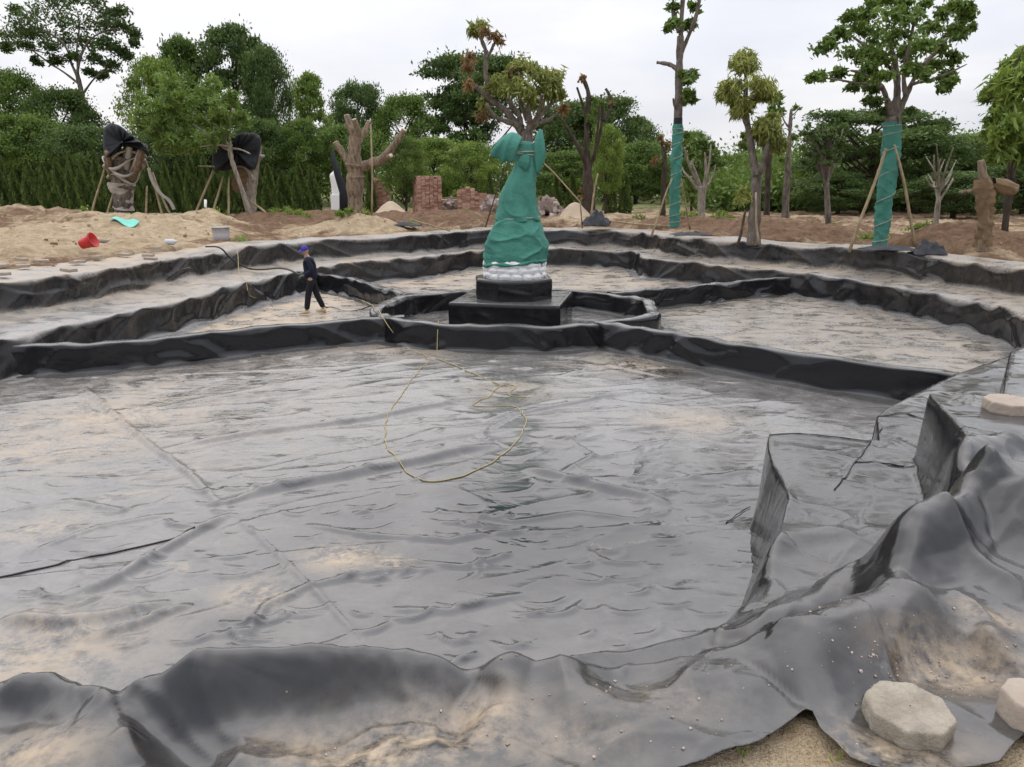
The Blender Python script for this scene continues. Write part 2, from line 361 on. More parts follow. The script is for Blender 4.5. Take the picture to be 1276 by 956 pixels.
def build_terrace(name, i0, i1, mat):
    """a stretch of the double liner step between two plan pairs"""
    P = np.array([[*a, *b] for a, b in PAIRS]); P = chaikin(P, 2)
    Q, s = resample(P, 0.055)
    f0, f1 = i0, i1; n0, n1 = int(f0 * len(Q)), int(f1 * len(Q))
    Q = Q[n0:n1]; s = s[n0:n1]
    low = Q[:, :2]; up = Q[:, 2:]; D = np.hypot(*(up - low).T); out = (up - low) / D[:, None]
    def fld(lo, hi, sd): return scallop(s, lo, hi, sd)
    sgL = fld(0.7, 2.0, 1); sgU = fld(0.8, 2.4, 2); ftL = fld(0.5, 1.6, 3); ftU = fld(0.6, 1.9, 4)
    rl = 0.03 + 0.12 * sgL ** 1.5; ru = 0.03 + 0.15 * sgU ** 1.5; fl = 0.02 + 0.13 * ftL ** 1.5; fu = 0.02 + 0.13 * ftU ** 1.5
    z1 = Z1 + 0.07 * fbm(s * 0.5, s * 0 + 2, 3); z2 = Z2 + 0.08 * fbm(s * 0.4, s * 0 + 9, 5)
    j = 0.06 * fbm(s * 1.1, s * 0, 8); j2 = 0.07 * fbm(s * 1.0, s * 0 + 5, 9); o = np.zeros_like(s)
    wend = 1.5 + 0.5 * fbm(s * 0.35, s * 0 + 1, 11) + 0.9 * sstep((-low[:, 0] - 3.0) / 3) * sstep((24 - low[:, 1]) / 6)
    pts = [(o - .75, o - .05), (o - .4, o + .012), (-fl - .04 + j, o + .014), (-.02 + j, .9 * fl), (-.01 + j, .16 + fl), (.0 + j, .5 * z1), (.015 + j, z1 - rl - .10), (.02 + j, z1 - rl), (.04 + .5 * rl + j, z1 - .06 * sgL), (.14 + .8 * rl + j, z1 - .03 * sgL),
           (.3 * D + .1, z1 + .02 * fbm(s, o, 2)), (.62 * D, z1 - .03 + .03 * fbm(s, o + 3, 2)), (D - fu - .05, z1 + .01), (D + j2, z1 + .9 * fu), (D + .01 + j2, z1 + .16 + fu), (D + .02 + j2, .5 * (z1 + z2)),
           (D + .03 + j2, z2 - ru - .1), (D + .035 + j2, z2 - ru), (D + .06 + .5 * ru + j2, z2 - .06 * sgU), (D + .15 + .8 * ru + j2, z2 - .03 * sgU), (D + .75, z2 + .03 * fbm(s, o + 6, 2)), (D + wend * .8, z2 + .02 + .05 * fbm(s * 1.5, o + 8, 2)), (D + wend, z2 - .03), (D + wend + .12, z2 - .35)]
    C = np.stack([np.stack(np.broadcast_arrays(a, b), -1) for a, b in pts], 1)
    C = prof_chaikin(C, 2); K = C.shape[1]
    d, z = C[..., 0], C[..., 1]; S = s[:, None] + 0 * z
    # creases: slanting folds strongest on the walls, faint on the flats
    slope = np.abs(np.gradient(z, axis=1)) / (np.abs(np.gradient(d, axis=1)) + np.abs(np.gradient(z, axis=1)) + 1e-4)
    w1 = vn(S * 0.35, z * 0.5, 6) - 0.5
    cr = ridge(S * .75 + 1.3 * z * np.sign(w1), z * .7 + w1, 12) ** 4 + 0.5 * ridge(S * 1.7 - 1.2 * z, z * .9 + 4, 13) ** 5
    d = d - slope * (cr - 0.35) * 0.065
    z = z + (1 - slope) * 0.022 * (fbm(S * 1.4, d * 2.4, 14)) * (d > -0.3)
    XY = low[:, None] + out[:, None] * d[..., None]
    V = np.concatenate([XY, z[..., None]], -1).reshape(-1, 3)
    sandv = (1 - slope) * np.clip(0.75 * sstep((z - 0.2) / 0.3) * (0.6 + 1.1 * fbm(S * 0.35, d * 0.9, 15)) + sstep((d - D[:, None] - 0.7) / 0.5) * (0.5 + 0.6 * fbm(S * .5, d, 16)), 0, 1)
    me = mesh_np(name, V, grid_faces(len(s), K)[:, ::-1], {'sand': sandv})
    o = link(name, me, mat)
    return tag(o, kind='structure')
tl = build_terrace('terrace_left', 0.0, 0.47, M['wall_dusty']); tag(tl, 'dusty black liner draped over the two steps along the left bank', 'terrace')
tb = build_terrace('terrace_back', 0.468, 0.68, M['wall']); tag(tb, 'black liner draped over the two steps behind the wrapped statue', 'terrace')
tr_ = build_terrace('terrace_right', 0.678, 1.0, M['wall']); tag(tr_, 'black liner draped over the two steps along the right bank', 'terrace')

# low liner-wrapped dividing walls and the ring round the pedestal
def build_wall(name, path, mat, label, closed=False, h=0.53, wid=0.17, seed=0, round_it=1):
    P = resample(np.array(path, float), .35, closed)[0] if not closed else np.concatenate([np.array(path, float) + (np.roll(np.array(path, float), -1, 0) - np.array(path, float)) * q for q in (.12, .5, .88)], 1).reshape(-1, 2)
    P = chaikin(P, round_it, closed); Q, s = resample(P, 0.05, closed); n = len(Q)
    if closed: T = np.roll(Q, -1, 0) - np.roll(Q, 1, 0)
    else: T = np.gradient(Q, axis=0)
    T /= np.linalg.norm(T, axis=1, keepdims=True); N = np.stack([T[:, 1], -T[:, 0]], -1)
    ss = s + seed * 31.0; o = np.zeros(n); sg = scallop(s, .6, 1.8, seed + 20); sg2 = scallop(s, .6, 1.8, seed + 21); ft = scallop(s, .5, 1.5, seed + 22); ft2 = scallop(s, .5, 1.5, seed + 23)
    if closed or True:
        for a in (sg, sg2, ft, ft2): a *= sstep(s / 0.3) * sstep((s[-1] - s) / 0.3)
    hh = h + 0.035 * fbm(ss * 0.7, o, 3) - 0.06 * sg * sg2
    r1 = .025 + .08 * sg ** 1.5; r2 = .025 + .08 * sg2 ** 1.5; f1 = .02 + .10 * ft ** 1.5; f2 = .02 + .10 * ft2 ** 1.5
    pts = [(o - .6, o - .05), (o - .33, o + .012), (-wid - f1, o + .013), (-wid + o, .9 * f1), (-wid + .01 + o, .1 + f1), (-wid + .02 + o, hh * .55), (-wid + .025 + o, hh - r1), (-wid * .8 + .4 * r1, hh + .006),
           (wid * .8 - .4 * r2, hh + .006), (wid - .025 + o, hh - r2), (wid - .02 + o, hh * .55), (wid - .01 + o, .1 + f2), (wid + o, .9 * f2), (wid + f2, o + .013), (o + .33, o + .012), (o + .6, o - .05)]
    C = prof_chaikin(np.stack([np.stack(np.broadcast_arrays(a, b), -1) for a, b in pts], 1), 2)
    d, z = C[..., 0], C[..., 1]; S = ss[:, None] + 0 * z; K = C.shape[1]
    wall = sstep(z / .08) * sstep((hh[:, None] - z) / .1)
    w1 = vn(S * 0.5, z, 6) - 0.5
    cr = ridge(S * .8 + 1.3 * z * np.sign(w1), z * .8 + w1 + d, 12) ** 4 + 0.5 * ridge(S * 1.8 - z, z * 1.2 + d, 13) ** 5
    d = d + np.sign(d) * wall * (cr - 0.35) * 0.045 + 0.03 * fbm(S * .9, z * 0, 17) * sstep(z / .1)
    XY = Q[:, None] + N[:, None] * d[..., None]
    V = np.concatenate([XY, z[..., None]], -1).reshape(-1, 3)
    me = mesh_np(name, V, grid_faces(n, K, closed))
    return tag(link(name, me, mat), label, 'low wall')
RING = [(-3.12, 17.0), (-2.74, 19.15), (-0.98, 20.35), (1.67, 20.35), (3.3, 18.6), (3.08, 16.35), (1.98, 15.5), (0.9, 15.02), (-1.65, 15.2), (-2.6, 16.05)]
build_wall('ring_wall', RING, M['clean'], 'low black liner ring wall enclosing the statue pedestal', True, seed=1)
build_wall('divider_wall', [(-8.75, 13.15), (-7.35, 13.35), (-6.05, 14.15), (-4.4, 15.2), (-3.0, 16.05), (-2.3, 16.2)], M['clean'], 'low black dividing wall running from the ring to the left terrace in front of the worker', seed=2)
build_wall('divider_wall', [(1.75, 15.5), (3.05, 14.35), (4.28, 12.95), (5.25, 12.1), (6.9, 10.9)], M['clean'], 'low black dividing wall running from the ring to the right foreground terrace', seed=3)
build_wall('divider_wall', [(-6.3, 24.3), (-4.75, 22.7), (-3.6, 20.9), (-2.6, 19.3)], M['clean'], 'low black dividing wall behind the worker running from the ring to the back left terrace', seed=4)
build_wall('divider_wall', [(2.5, 19.6), (4.8, 20.9), (6.9, 22.4), (8.3, 22.9)], M['clean'], 'low black dividing wall running from the ring to the back right terrace', seed=5)

# floor sheet with the photographed creases
CREASES = [  # photo polyline, height, half width
  ([(196, 563), (330, 541), (476, 520), (600, 497)], .045, .085), ([(275, 626), (400, 600), (520, 578), (622, 555)], .060, .10), ([(655, 585), (700, 598), (760, 612), (835, 629)], .055, .095),
  ([(600, 528), (690, 508), (790, 489)], .035, .05), ([(190, 510), (300, 496), (410, 487)], .03, .05), ([(100, 478), (140, 516), (195, 563), (240, 596), (290, 642)], .03, .05),
  ([(290, 640), (220, 680), (150, 722), (85, 752)], .05, .08), ([(0, 772), (70, 778), (140, 770), (215, 752)], .05, .09), ([(110, 800), (180, 780), (240, 755)], .04, .06),
  ([(380, 655), (460, 668), (560, 676), (610, 665)], .025, .05), ([(240, 800), (310, 790), (330, 760), (380, 735), (470, 715), (560, 710)], .03, .06), ([(470, 700), (580, 708), (640, 690)], .025, .05),
  ([(760, 540), (850, 532), (900, 525)], .03, .06), ([(690, 470), (760, 455), (830, 470)], .02, .05), ([(480, 760), (560, 765), (660, 740)], .02, .05), ([(820, 600), (900, 596), (945, 585)], .02, .05),
  ([(520, 470), (600, 460), (650, 455)], .02, .04), ([(700, 545), (740, 570), (700, 590)], .02, .04), ([(220, 640), (120, 660), (40, 690)], .02, .05), ([(0, 640), (90, 625), (170, 640)], .02, .05),
  ([(290, 642), (350, 695), (400, 745), (460, 805)], .014, .03), ([(0, 540), (60, 528), (140, 516)], .025, .04), ([(480, 560), (560, 548), (660, 536)], .02, .04), ([(560, 640), (640, 650), (720, 640), (800, 650)], .02, .05), ([(640, 520), (600, 545), (640, 560)], .02, .04)]
DASHES = []
_r = np.random.default_rng(17)
for _k in range(300):
    _c = at(_r.uniform(-20, 1000), _r.uniform(445, 830)); _a = _r.normal(.16, .35); _l = _r.uniform(.15, .65) * (.6 + _c[1] / 14)
    DASHES.append((_c, (math.cos(_a), math.sin(_a)), _l, _r.uniform(.012, .032) * (.8 + _c[1] / 20), _r.uniform(.018, .034) * (.7 + _c[1] / 16)))
def floor_height(X, Y):
    z = 0.018 * fbm(X * .5, Y * .6, 1, 3) + 0.012 * ridge(X * .45 + .35 * Y, Y * .9 - .3 * X, 3) ** 8 + 0.014 * ridge(X * .5 - .6 * Y + 3, Y * .7 + .35 * X, 4) ** 12
    z = z + 0.016 * ridge(X * .16 + Y * .05, Y * .8 - X * .17, 5) ** 16
    z = z + 0.006 * fbm(X * 1.6 + .5 * Y, Y * 1.9 - .3 * X, 8, 2)
    for c, dv, ln, h, hw in DASHES:
        m = (np.abs(X - c[0]) < ln * .6 + .1) & (np.abs(Y - c[1]) < ln * .5 + .1)
        if m.any():
            u = (X[m] - c[0]) * dv[0] + (Y[m] - c[1]) * dv[1]; v = -(X[m] - c[0]) * dv[1] + (Y[m] - c[1]) * dv[0] + .12 * ln * np.cos(u / ln * 5)
            z[m] += h * np.exp(-(v / hw) ** 2) * np.clip(1 - (2 * u / ln) ** 2, 0, 1)
    for pl, h, hw in CREASES:
        P = [at(a, b) for a, b in pl]
        xs = [p[0] for p in P]; ys = [p[1] for p in P]
        m = (X > min(xs) - .6) & (X < max(xs) + .6) & (Y > min(ys) - .6) & (Y < max(ys) + .6)
        if not m.any(): continue
        wob = 0.05 * fbm(X[m] * 1.3, Y[m] * 1.3, 9)
        d, al, _ = seg_dist(X[m], Y[m] + wob, P)
        z[m] += 1.5 * h * np.exp(-(d / hw / .85) ** 2) * np.clip(np.minimum(al, 1 - al) * 6, 0, 1) ** .7
    return z
SANDS = [((320, 742), .26, 1.0), ((425, 695), .30, .95), ((490, 702), .16, .85), ((50, 660), .35, .8), ((860, 525), .7, .6), ((40, 815), .7, .7), ((640, 485), .8, .4), ((150, 520), .9, .55), ((60, 560), 1.0, .5), ((780, 455), 1.1, .45), ((520, 435), 1.2, .45)]
def build_floor(name, xs, ys, mat, keep=None):
    X, Y = np.meshgrid(xs, ys, indexing='ij'); z = floor_height(X, Y)
    s = np.zeros(X.shape)
    for (a, b), r, k in SANDS:
        c = at(a, b); s = np.maximum(s, k * np.exp(-((X - c[0]) ** 2 + ((Y - c[1]) * 1.3) ** 2) / r ** 2))
    s = np.maximum(s, 0.8 * sstep((-X - 3) / 2) * sstep((Y - 15.5) / 2)); s = np.maximum(s, 0.7 * sstep((Y - 22) / 3)); s = np.maximum(s, 0.42 * sstep((X - 3) / 1.5) * sstep((Y - 13 + .6 * (X - 4)) / 2)); s = np.clip(s + 0.38 * sstep((-X + 0) / 6) * sstep((Y - 6) / 5) * (.6 + .8 * fbm(X * .5, Y * .5, 20)), 0, 1)
    c = at(700, 660); wet = .95 * np.exp(-(((X - c[0]) / 2.9) ** 2 + ((Y - c[1]) / 2.6) ** 2) ** 1.3); c = at(800, 462); wet = np.maximum(wet, .9 * np.exp(-(((X - c[0]) / .9) ** 2 + ((Y - c[1]) / .8) ** 2) ** 2)); c = at(330, 800); wet = np.maximum(wet, .5 * np.exp(-(((X - c[0]) / 1.6) ** 2 + ((Y - c[1]) / .9) ** 2)))
    V = np.stack([X, Y, z], -1).reshape(-1, 3); F = grid_faces(len(xs), len(ys))
    return tag(link(name, mesh_np(name, V, F, {'sand': s, 'wet': wet}), mat), kind='structure')
_ys = [3.4]
while _ys[-1] < 15.6: _ys.append(_ys[-1] + .016 + .0028 * (_ys[-1] - 3.4))
build_floor('basin_floor', np.r_[np.linspace(-10.5, -5.5, 110)[:-1], np.linspace(-5.5, 4.6, 410)[:-1], np.linspace(4.6, 11.0, 120)], np.array(_ys), M['floor'])['label'] = 'crinkled grey plastic liner covering the floor of the large front basin'
build_floor('basin_floor', np.linspace(-10.5, 12.0, 260), np.linspace(_ys[-1], 33.0, 200), M['floor'])['label'] = 'dusty plastic liner covering the floors of the basins round the ring'

# ------------------------------------------------------------------ foreground and right bank: liner lying over steps and heaps
LOWP = [(9.6, 13.5), (8.9, 12.75), (7.76, 11.66), (6.06, 10.32), (4.42, 8.75), (4.1, 8.35), (3.75, 7.55), (2.70, 7.78), (2.33, 6.9), (2.09, 6.0), (1.75, 5.3), (1.35, 4.75), (1.0, 4.45), (.25, 4.15), (-.7, 4.0), (-1.6, 3.85), (-2.6, 3.9), (-6.2, 4.7), (-9, 4.9), (-9, .2), (13, .2), (13, 13.5)]
UPP = [(11, 13.6), (9.2, 12.0), (7.6, 10.5), (5.75, 8.75), (4.55, 6.95), (3.86, 6.95), (3.36, 5.7), (2.7, 4.6), (1.7, 3.75), (1.0, 3.5), (.2, 3.3), (-.6, 3.2), (-1.6, 3.05), (-2.4, 3.0), (-6.2, 3.6), (-9, 3.8), (-9, .2), (13, .2), (13, 13.6)]
# folds: photo polyline, guessed height of the crest, rise, width, sharpness
FOLDS = [
  ([(-90, 850), (0, 853), (60, 858), (112, 866)], 1.2, .15, .105), ([(60, 905), (112, 868), (150, 905), (175, 960)], 1.2, .10, .07),
  ([(150, 872), (240, 850), (330, 842), (420, 828), (490, 815), (535, 822), (580, 846)], 1.25, .21, .105),
  ([(590, 838), (640, 808), (690, 790), (715, 840), (745, 905)], 1.25, .10, .12), ([(640, 806), (628, 850), (605, 900)], 1.25, .06, .10),
  ([(690, 790), (760, 776), (850, 772), (900, 758), (935, 735)], 1.15, .10, .10),
  ([(850, 770), (868, 800), (875, 830)], 1.1, .06, .05),
  ([(919, 738), (971, 713), (1016, 706), (1057, 679), (1100, 688), (1166, 724)], 1.15, .20, .15), ([(1166, 724), (1110, 752), (1040, 782), (995, 812), (962, 828)], 1.3, .19, .16),
  ([(1066, 679), (1133, 646), (1195, 617), (1235, 625), (1276, 636), (1340, 660)], 1.4, .27, .20), ([(1166, 724), (1225, 752), (1232, 800)], 1.3, .10, .09),
  ([(1150, 655), (1215, 692), (1290, 727)], 1.3, .08, .06), ([(1169, 610), (1205, 598), (1247, 622)], 1.45, .12, .08), ([(960, 543), (1020, 545), (1085, 552)], .71, .022, .02), ([(1100, 535), (1075, 570), (1060, 585), (1040, 612)], .71, .018, .014), ([(1065, 582), (1126, 581)], .71, .018, .014), ([(1088, 520), (1150, 528)], .71, .018, .02), ([(955, 690), (990, 664), (1020, 660), (1070, 668)], .75, .05, .10), ([(953, 606), (985, 612), (975, 660), (940, 715)], .72, .05, .06),
  ([(1171, 570), (1200, 560), (1230, 551), (1300, 546)], 1.45, .11, .12), ([(1180, 560), (1200, 590), (1230, 625)], 1.4, .10, .07), ([(1150, 490), (1170, 520), (1195, 552)], 1.4, .05, .05),
  ([(300, 925), (400, 915), (520, 895), (600, 880)], 1.2, -.05, .12), ([(160, 880), (200, 925), (300, 940)], 1.2, -.08, .10), ([(620, 860), (600, 885), (540, 900)], 1.2, -.05, .08),
  ([(860, 850), (760, 850), (700, 850)], 1.2, -.05, .15), ([(1230, 800), (1180, 815), (1100, 815)], 1.25, -.06, .14), ([(770, 960), (780, 900), (860, 862), (965, 850)], 1.2, .045, .12),
  ([(0, 930), (80, 925), (150, 945), (200, 990)], 1.2, .05, .12), ([(230, 960), (300, 945), (420, 940)], 1.2, .03, .08)]
def near_bank(X, Y):
    h = 1.17 + 0.20 * sstep((Y - 3.2) / 2.4) * sstep((X - 1.0) / 1.5) + 0.06 * sstep((2.6 - Y) / 1.2)
    return h + 0.10 * sstep((X - 2.2) / 1.5) * sstep((5.5 - Y) / 1.5)
def front_height(X, Y):
    calm = sstep((Y - 5.2) / .5)
    wob = 0.10 * fbm(X * .9, Y * .9, 4) * sstep((5.9 - Y) / 1.0) + 0.012 * fbm(X * 1.3, Y * 1.3, 5) * (1 - .5 * calm)
    wd = 0.035 + 0.15 * sstep((7.6 - Y) / 1.3) * sstep((3.4 - X) / .6) + 0.15 * sstep((5.4 - Y) / 1.0)
    wd2 = 0.035 + 0.12 * sstep((6.9 - Y) / 1.2) + 0.10 * sstep((5.4 - Y) / 1.0)
    s1 = poly_sd(X, Y, LOWP) + wob; s2 = poly_sd(X, Y, UPP) + wob
    a = sstep((s1 + wd * .3) / (wd * 1.6)); b = sstep((s2 + wd2 * .3) / (wd2 * 1.6))
    top = near_bank(X, Y)
    z = Z1 * a + (top - Z1) * b
    z = z - 0.03 + 0.03 * a
    # slack plastic on the flats
    bl = sstep((Y - 5.0) / .6); ins_ = sstep((s1 - 1.3 * wd) / .25) * (1 - 4 * b * (1 - b)); fl = a * (1 - bl) + ins_ * bl
    z = z + fl * (0.022 * fbm(X * 1.6, Y * 2.0, 6) + 0.020 * ridge(X * 1.3 - .9 * Y, Y * .8 + .9 * X, 11) ** 9 + 0.016 * ridge(X * .9 + 1.4 * Y, Y * .8 - .7 * X + 3, 14) ** 11 + 0.016 * ridge(X * 1.1 + .7 * Y, Y * 1.5 - .6 * X, 7) ** 3)
    near = sstep((6.6 - Y) / 1.2)
    z = z + near * fl * (0.014 * ridge(X * 2.2 + 1.2 * Y, Y * 1.6 - 1.1 * X, 15) ** 7 + 0.012 * ridge(X * 2.6 - 1.9 * Y, Y * 1.4 + X, 16) ** 8)
    z = z + near * fl * 0.04 * (ridge(X * .75 + .35 * Y + .3 * fbm(X, Y, 2), Y * .8 - .3 * X, 10) ** 2.5 - .25)
    for pl, zc, h, hw in FOLDS:
        P = chaikin([at(p, q, zc) for p, q in pl], 2); xs, ys = P[:, 0], P[:, 1]
        m = (X > xs.min() - .8) & (X < xs.max() + .8) & (Y > ys.min() - .8) & (Y < ys.max() + .8)
        if not m.any(): continue
        jx = 0.03 * fbm(X[m] * 3, Y[m] * 3, 12); d, al, sd_ = seg_dist(X[m] + jx, Y[m] - jx, P)
        z[m] += h * (np.exp(-(np.sqrt(d * d + .03 ** 2) - .03) / hw * 1.05) if hw < .1 else sstep(1 - d / (hw * 2.1))) * (np.clip(np.minimum(al, 1 - al) * 5, 0, 1) ** .7)
    return z, a, b
# cut edge of the liner at the bottom of the photograph
EDGE = [at(a, b, 1.2) for a, b in [(-900, 1010), (300, 1010), (700, 985), (800, 972), (880, 952), (950, 926), (1002, 888), (1011, 887), (1022, 912), (1060, 944), (1120, 962), (1200, 955), (1245, 946), (1276, 915), (1330, 880), (1500, 840), (2300, 700)]]
EDGE = np.array(EDGE)
xs = np.r_[np.linspace(-6.3, -3.0, 100)[:-1], np.linspace(-3.0, 4.9, 520)[:-1], np.linspace(4.9, 10.6, 150)]
ys = [0.75]
while ys[-1] < 13.5: ys.append(ys[-1] + 0.0095 + 0.0018 * (ys[-1] - 0.75) ** 1.1)
ys = np.array(ys)
X, Y = np.meshgrid(xs, ys, indexing='ij'); Zf, A_, B_ = front_height(X, Y)
sn = np.zeros(X.shape)
for (a, b), r, k in [((540, 915), .26, .95), ((460, 935), .28, .9), ((600, 890), .16, .8), ((1190, 825), .22, .9), ((1240, 780), .14, .8), ((1110, 935), .22, .8), ((1050, 945), .16, .7), ((30, 950), .2, .8), ((380, 915), .16, .6), ((1150, 655), .10, .5), ((700, 930), .2, .35), ((820, 880), .2, .3)]:
    c = at(a, b, 1.2); sn = np.maximum(sn, k * np.exp(-((X - c[0]) ** 2 * .6 + ((Y - c[1]) * 1.5) ** 2) / r ** 2))
# keep: not beyond the cut edge, not bare floor
eds = np.interp(X, EDGE[:, 0], EDGE[:, 1]); inside = Y >= eds
shallow = A_ > 0.001
keepv = inside & shallow
ni, nj = X.shape; F = grid_faces(ni, nj)
ks = shallow.ravel()[F].any(1) & inside.ravel()[F].any(1)
F = F[ks]
# pull border vertices onto the cut edge so the rim of the sheet is clean
Xp, Yp = X.copy(), Y.copy(); fr = np.zeros(X.size, bool); fr[np.unique(F)] = True; fr = fr.reshape(X.shape) & ~inside
bx_, by_ = X[fr], Y[fr]; bd = np.full(len(bx_), 1e9); nx_, ny_ = bx_.copy(), by_.copy()
for i in range(len(EDGE) - 1):
    p0, dv = EDGE[i], EDGE[i + 1] - EDGE[i]; t = np.clip(((bx_ - p0[0]) * dv[0] + (by_ - p0[1]) * dv[1]) / (dv @ dv), 0, 1)
    qx, qy = p0[0] + t * dv[0], p0[1] + t * dv[1]; d_ = np.hypot(bx_ - qx, by_ - qy); m = d_ < bd; bd = np.where(m, d_, bd); nx_ = np.where(m, qx, nx_); ny_ = np.where(m, qy, ny_)
Xp[fr] = nx_; Yp[fr] = ny_
zc_, _, _ = front_height(Xp[:, :150], Yp[:, :150]); Zf[:, :150] = zc_
lift = np.exp(-np.clip(Yp - eds, 0, 9) / 0.05) * (0.012 + 0.02 * fbm(X * 2.2, Y, 3)); Zf = Zf + np.where(Y < 3.2, lift, 0)
V = np.stack([Xp, Yp, Zf], -1).reshape(-1, 3)
used = np.unique(F); remap = -np.ones(len(V), int); remap[used] = np.arange(len(used))
me = mesh_np('foreground_liner', V[used], remap[F], {'sand': sn.ravel()[used]})
fo = link('foreground_liner', me, M['near'])
so = fo.modifiers.new('thickness', 'SOLIDIFY'); so.thickness = 0.006; so.offset = -1
for pl, zc in [([(960, 543), (1000, 543), (1040, 548), (1085, 552)], .71), ([(1100, 535), (1085, 548), (1075, 570), (1060, 585), (1055, 598), (1040, 612)], .71), ([(1065, 581), (1095, 580), (1126, 584)], .71), ([(1090, 521), (1120, 517), (1150, 524)], .71), ([(935, 630), (920, 638), (905, 650)], .02)]:
    P = chaikin(np.array([at(p_, q_, zc) for p_, q_ in pl]), 2); P, _ = resample(P, .03); P = P + .012 * np.stack([fbm(P[:, 0] * 9, P[:, 1] * 9, 3), fbm(P[:, 1] * 9, P[:, 0] * 9, 4)], -1)
    zz_ = np.maximum(front_height(P[:, 0].copy(), P[:, 1].copy())[0], .0) + .008
    MB().tube(np.concatenate([P, zz_[:, None]], 1), .0055 * (1 + .6 * fbm(P[:, 0] * 12, P[:, 1] * 12, 5)), 6).build('weld_seam', M['rubber'], fo)
tag(fo, 'thick black liner lying in folds over the near bank and right steps', 'liner', kind='structure')

# ------------------------------------------------------------------ the ground round the basin, out to the horizon
CX, CY = 0.5, 15.5
MOUNDS = [  # photo point of the foot, distance, rise, half width x, half width y, sandiness
  ((60, 285), 24.5, .55, 3.2, 2.0, 1.0), ((0, 300), 21.0, .45, 2.6, 1.6, 1.0), ((235, 270), 29, .75, 2.0, 1.6, .25), ((120, 268), 30, .75, 2.6, 1.6, .55), ((180, 280), 27, .65, 2.4, 1.4, .8), ((265, 278), 30.0, .40, 1.2, 1.0, .8),
  ((20, 268), 32, .85, 3.0, 2.0, .5), ((330, 270), 33, .45, 3.0, 1.6, .2), ((400, 268), 36, .35, 3.2, 2.0, .15), ((440, 280), 30.5, .45, 1.6, 1.2, .75), ((500, 272), 35, .30, 2.6, 1.6, .1), ((560, 272), 36, .30, 2.6, 1.6, .1), ((620, 272), 37, .25, 2.4, 1.6, .2),
  ((470, 283), 30.2, .35, 1.4, .9, .8), ((760, 275), 36, .2, 3.0, 1.8, .6), ((830, 277), 33, .40, 2.0, 1.4, .4), ((880, 276), 31.5, .5, 2.2, 1.4, .05), ((965, 280), 28.5, .62, 2.4, 1.3, .05), ((1010, 290), 27, .45, 1.8, 1.0, .1), ((1200, 290), 23, .55, 1.8, 1.2, .05),
  ((1170, 285), 24.5, .6, 1.4, 1.2, .1), ((1260, 300), 22, .45, 1.6, 1.1, .1), ((160, 305), 22.5, .30, 1.4, .8, .9)]
def ground_z(X, Y, full=True):
    X = np.asarray(X, float); Y = np.asarray(Y, float)
    z = 1.37 - 0.19 * sstep((6 - Y) / 4) + 0.05 * fbm(X * .35, Y * .35, 2)
    far = sstep((np.hypot(X - CX, Y - CY) - 15) / 8)
    z = z + 0.22 * far * sstep((Y - 18) / 8); s = 0.45 + 0 * X
    for (px, py), D, h, wx, wy, sd_ in MOUNDS:
        cx = zat(px, py, D)[0]
        g = np.exp(-(((X - cx) / wx) ** 2 + ((Y - D) / wy) ** 2) * 1.1)
        z = z + h * g * (1 + .35 * fbm(X * .9, Y * .9, 6)) * 0.8; s = s * (1 - np.clip(g * 1.6, 0, 1)) + sd_ * np.clip(g * 1.6, 0, 1)
    rgh = sstep((Y - 14) / 6)
    z = z + rgh * (0.14 * fbm(X * .9, Y * .9, 7) + 0.05 * fbm(X * 3.1, Y * 3.1, 12) + 0.10 * (ridge(X * 2, Y * 2, 9) ** 2 - .4))
    return z, s
loop = [tuple(b) for a, b in PAIRS] + [(9.0, 10.9), (6.4, 7.8), (5.0, 5.4), (3.6, 4.3), (2.2, 3.5), (.8, 3.15), (-1, 2.95), (-3, 2.9), (-6, 3.2)]
loop = np.array(loop); ang = np.arctan2(loop[:, 1] - CY, loop[:, 0] - CX); rad = np.hypot(loop[:, 0] - CX, loop[:, 1] - CY)
o_ = np.argsort(ang); ang = ang[o_]; rad = rad[o_]
NA = 900; th = np.linspace(-math.pi, math.pi, NA, endpoint=False)
rr = np.interp(th, np.r_[ang - 2 * math.pi, ang, ang + 2 * math.pi], np.r_[rad, rad, rad])
offs = [0.12]
while offs[-1] < 1200: offs.append(offs[-1] + (0.10 if offs[-1] < 6 else 0.15 if offs[-1] < 24 else offs[-1] * 0.08))
offs = np.array(offs); RRR = rr[:, None] + offs[None]
GX = CX + np.cos(th)[:, None] * RRR; GY = CY + np.sin(th)[:, None] * RRR
GZ, GS = ground_z(GX, GY)
dip = sstep((1.55 - offs) / 0.5)[None] * 0.42 * sstep((GY - 4) / 3) + np.where(GY < 4.5, 0.30 * sstep((0.5 - offs) / 0.45)[None], 0)
# under the near liner the soil follows it, a little lower
mk = (GY < 7.5) & (GY > 0.3) & (np.abs(GX) < 10)
GZ = np.where(mk, np.minimum(GZ, near_bank(GX, GY) - 0.025 - 0.10 * sstep((0.7 - GX) / 0.4) + 0.02 * fbm(GX * 3, GY * 3, 5)), GZ) - dip
gr = 0.85 * sstep((GY - 44) / 5) + 0.25 * sstep((GY - 36) / 5) * (fbm(GX * .4, GY * .4, 3) > 0.1)
GS = np.where(GY < 6, 0.8, GS)
gme = mesh_np('ground', np.stack([GX, GY, GZ], -1).reshape(-1, 3), grid_faces(NA, len(offs), True), {'sand': GS, 'grass': gr})
tag(link('ground', gme, M['soil']), 'bare brown and sandy earth heaped round the basin', kind='structure')
def gz(x, y): return float(ground_z(np.array([x]), np.array([y]))[0][0])
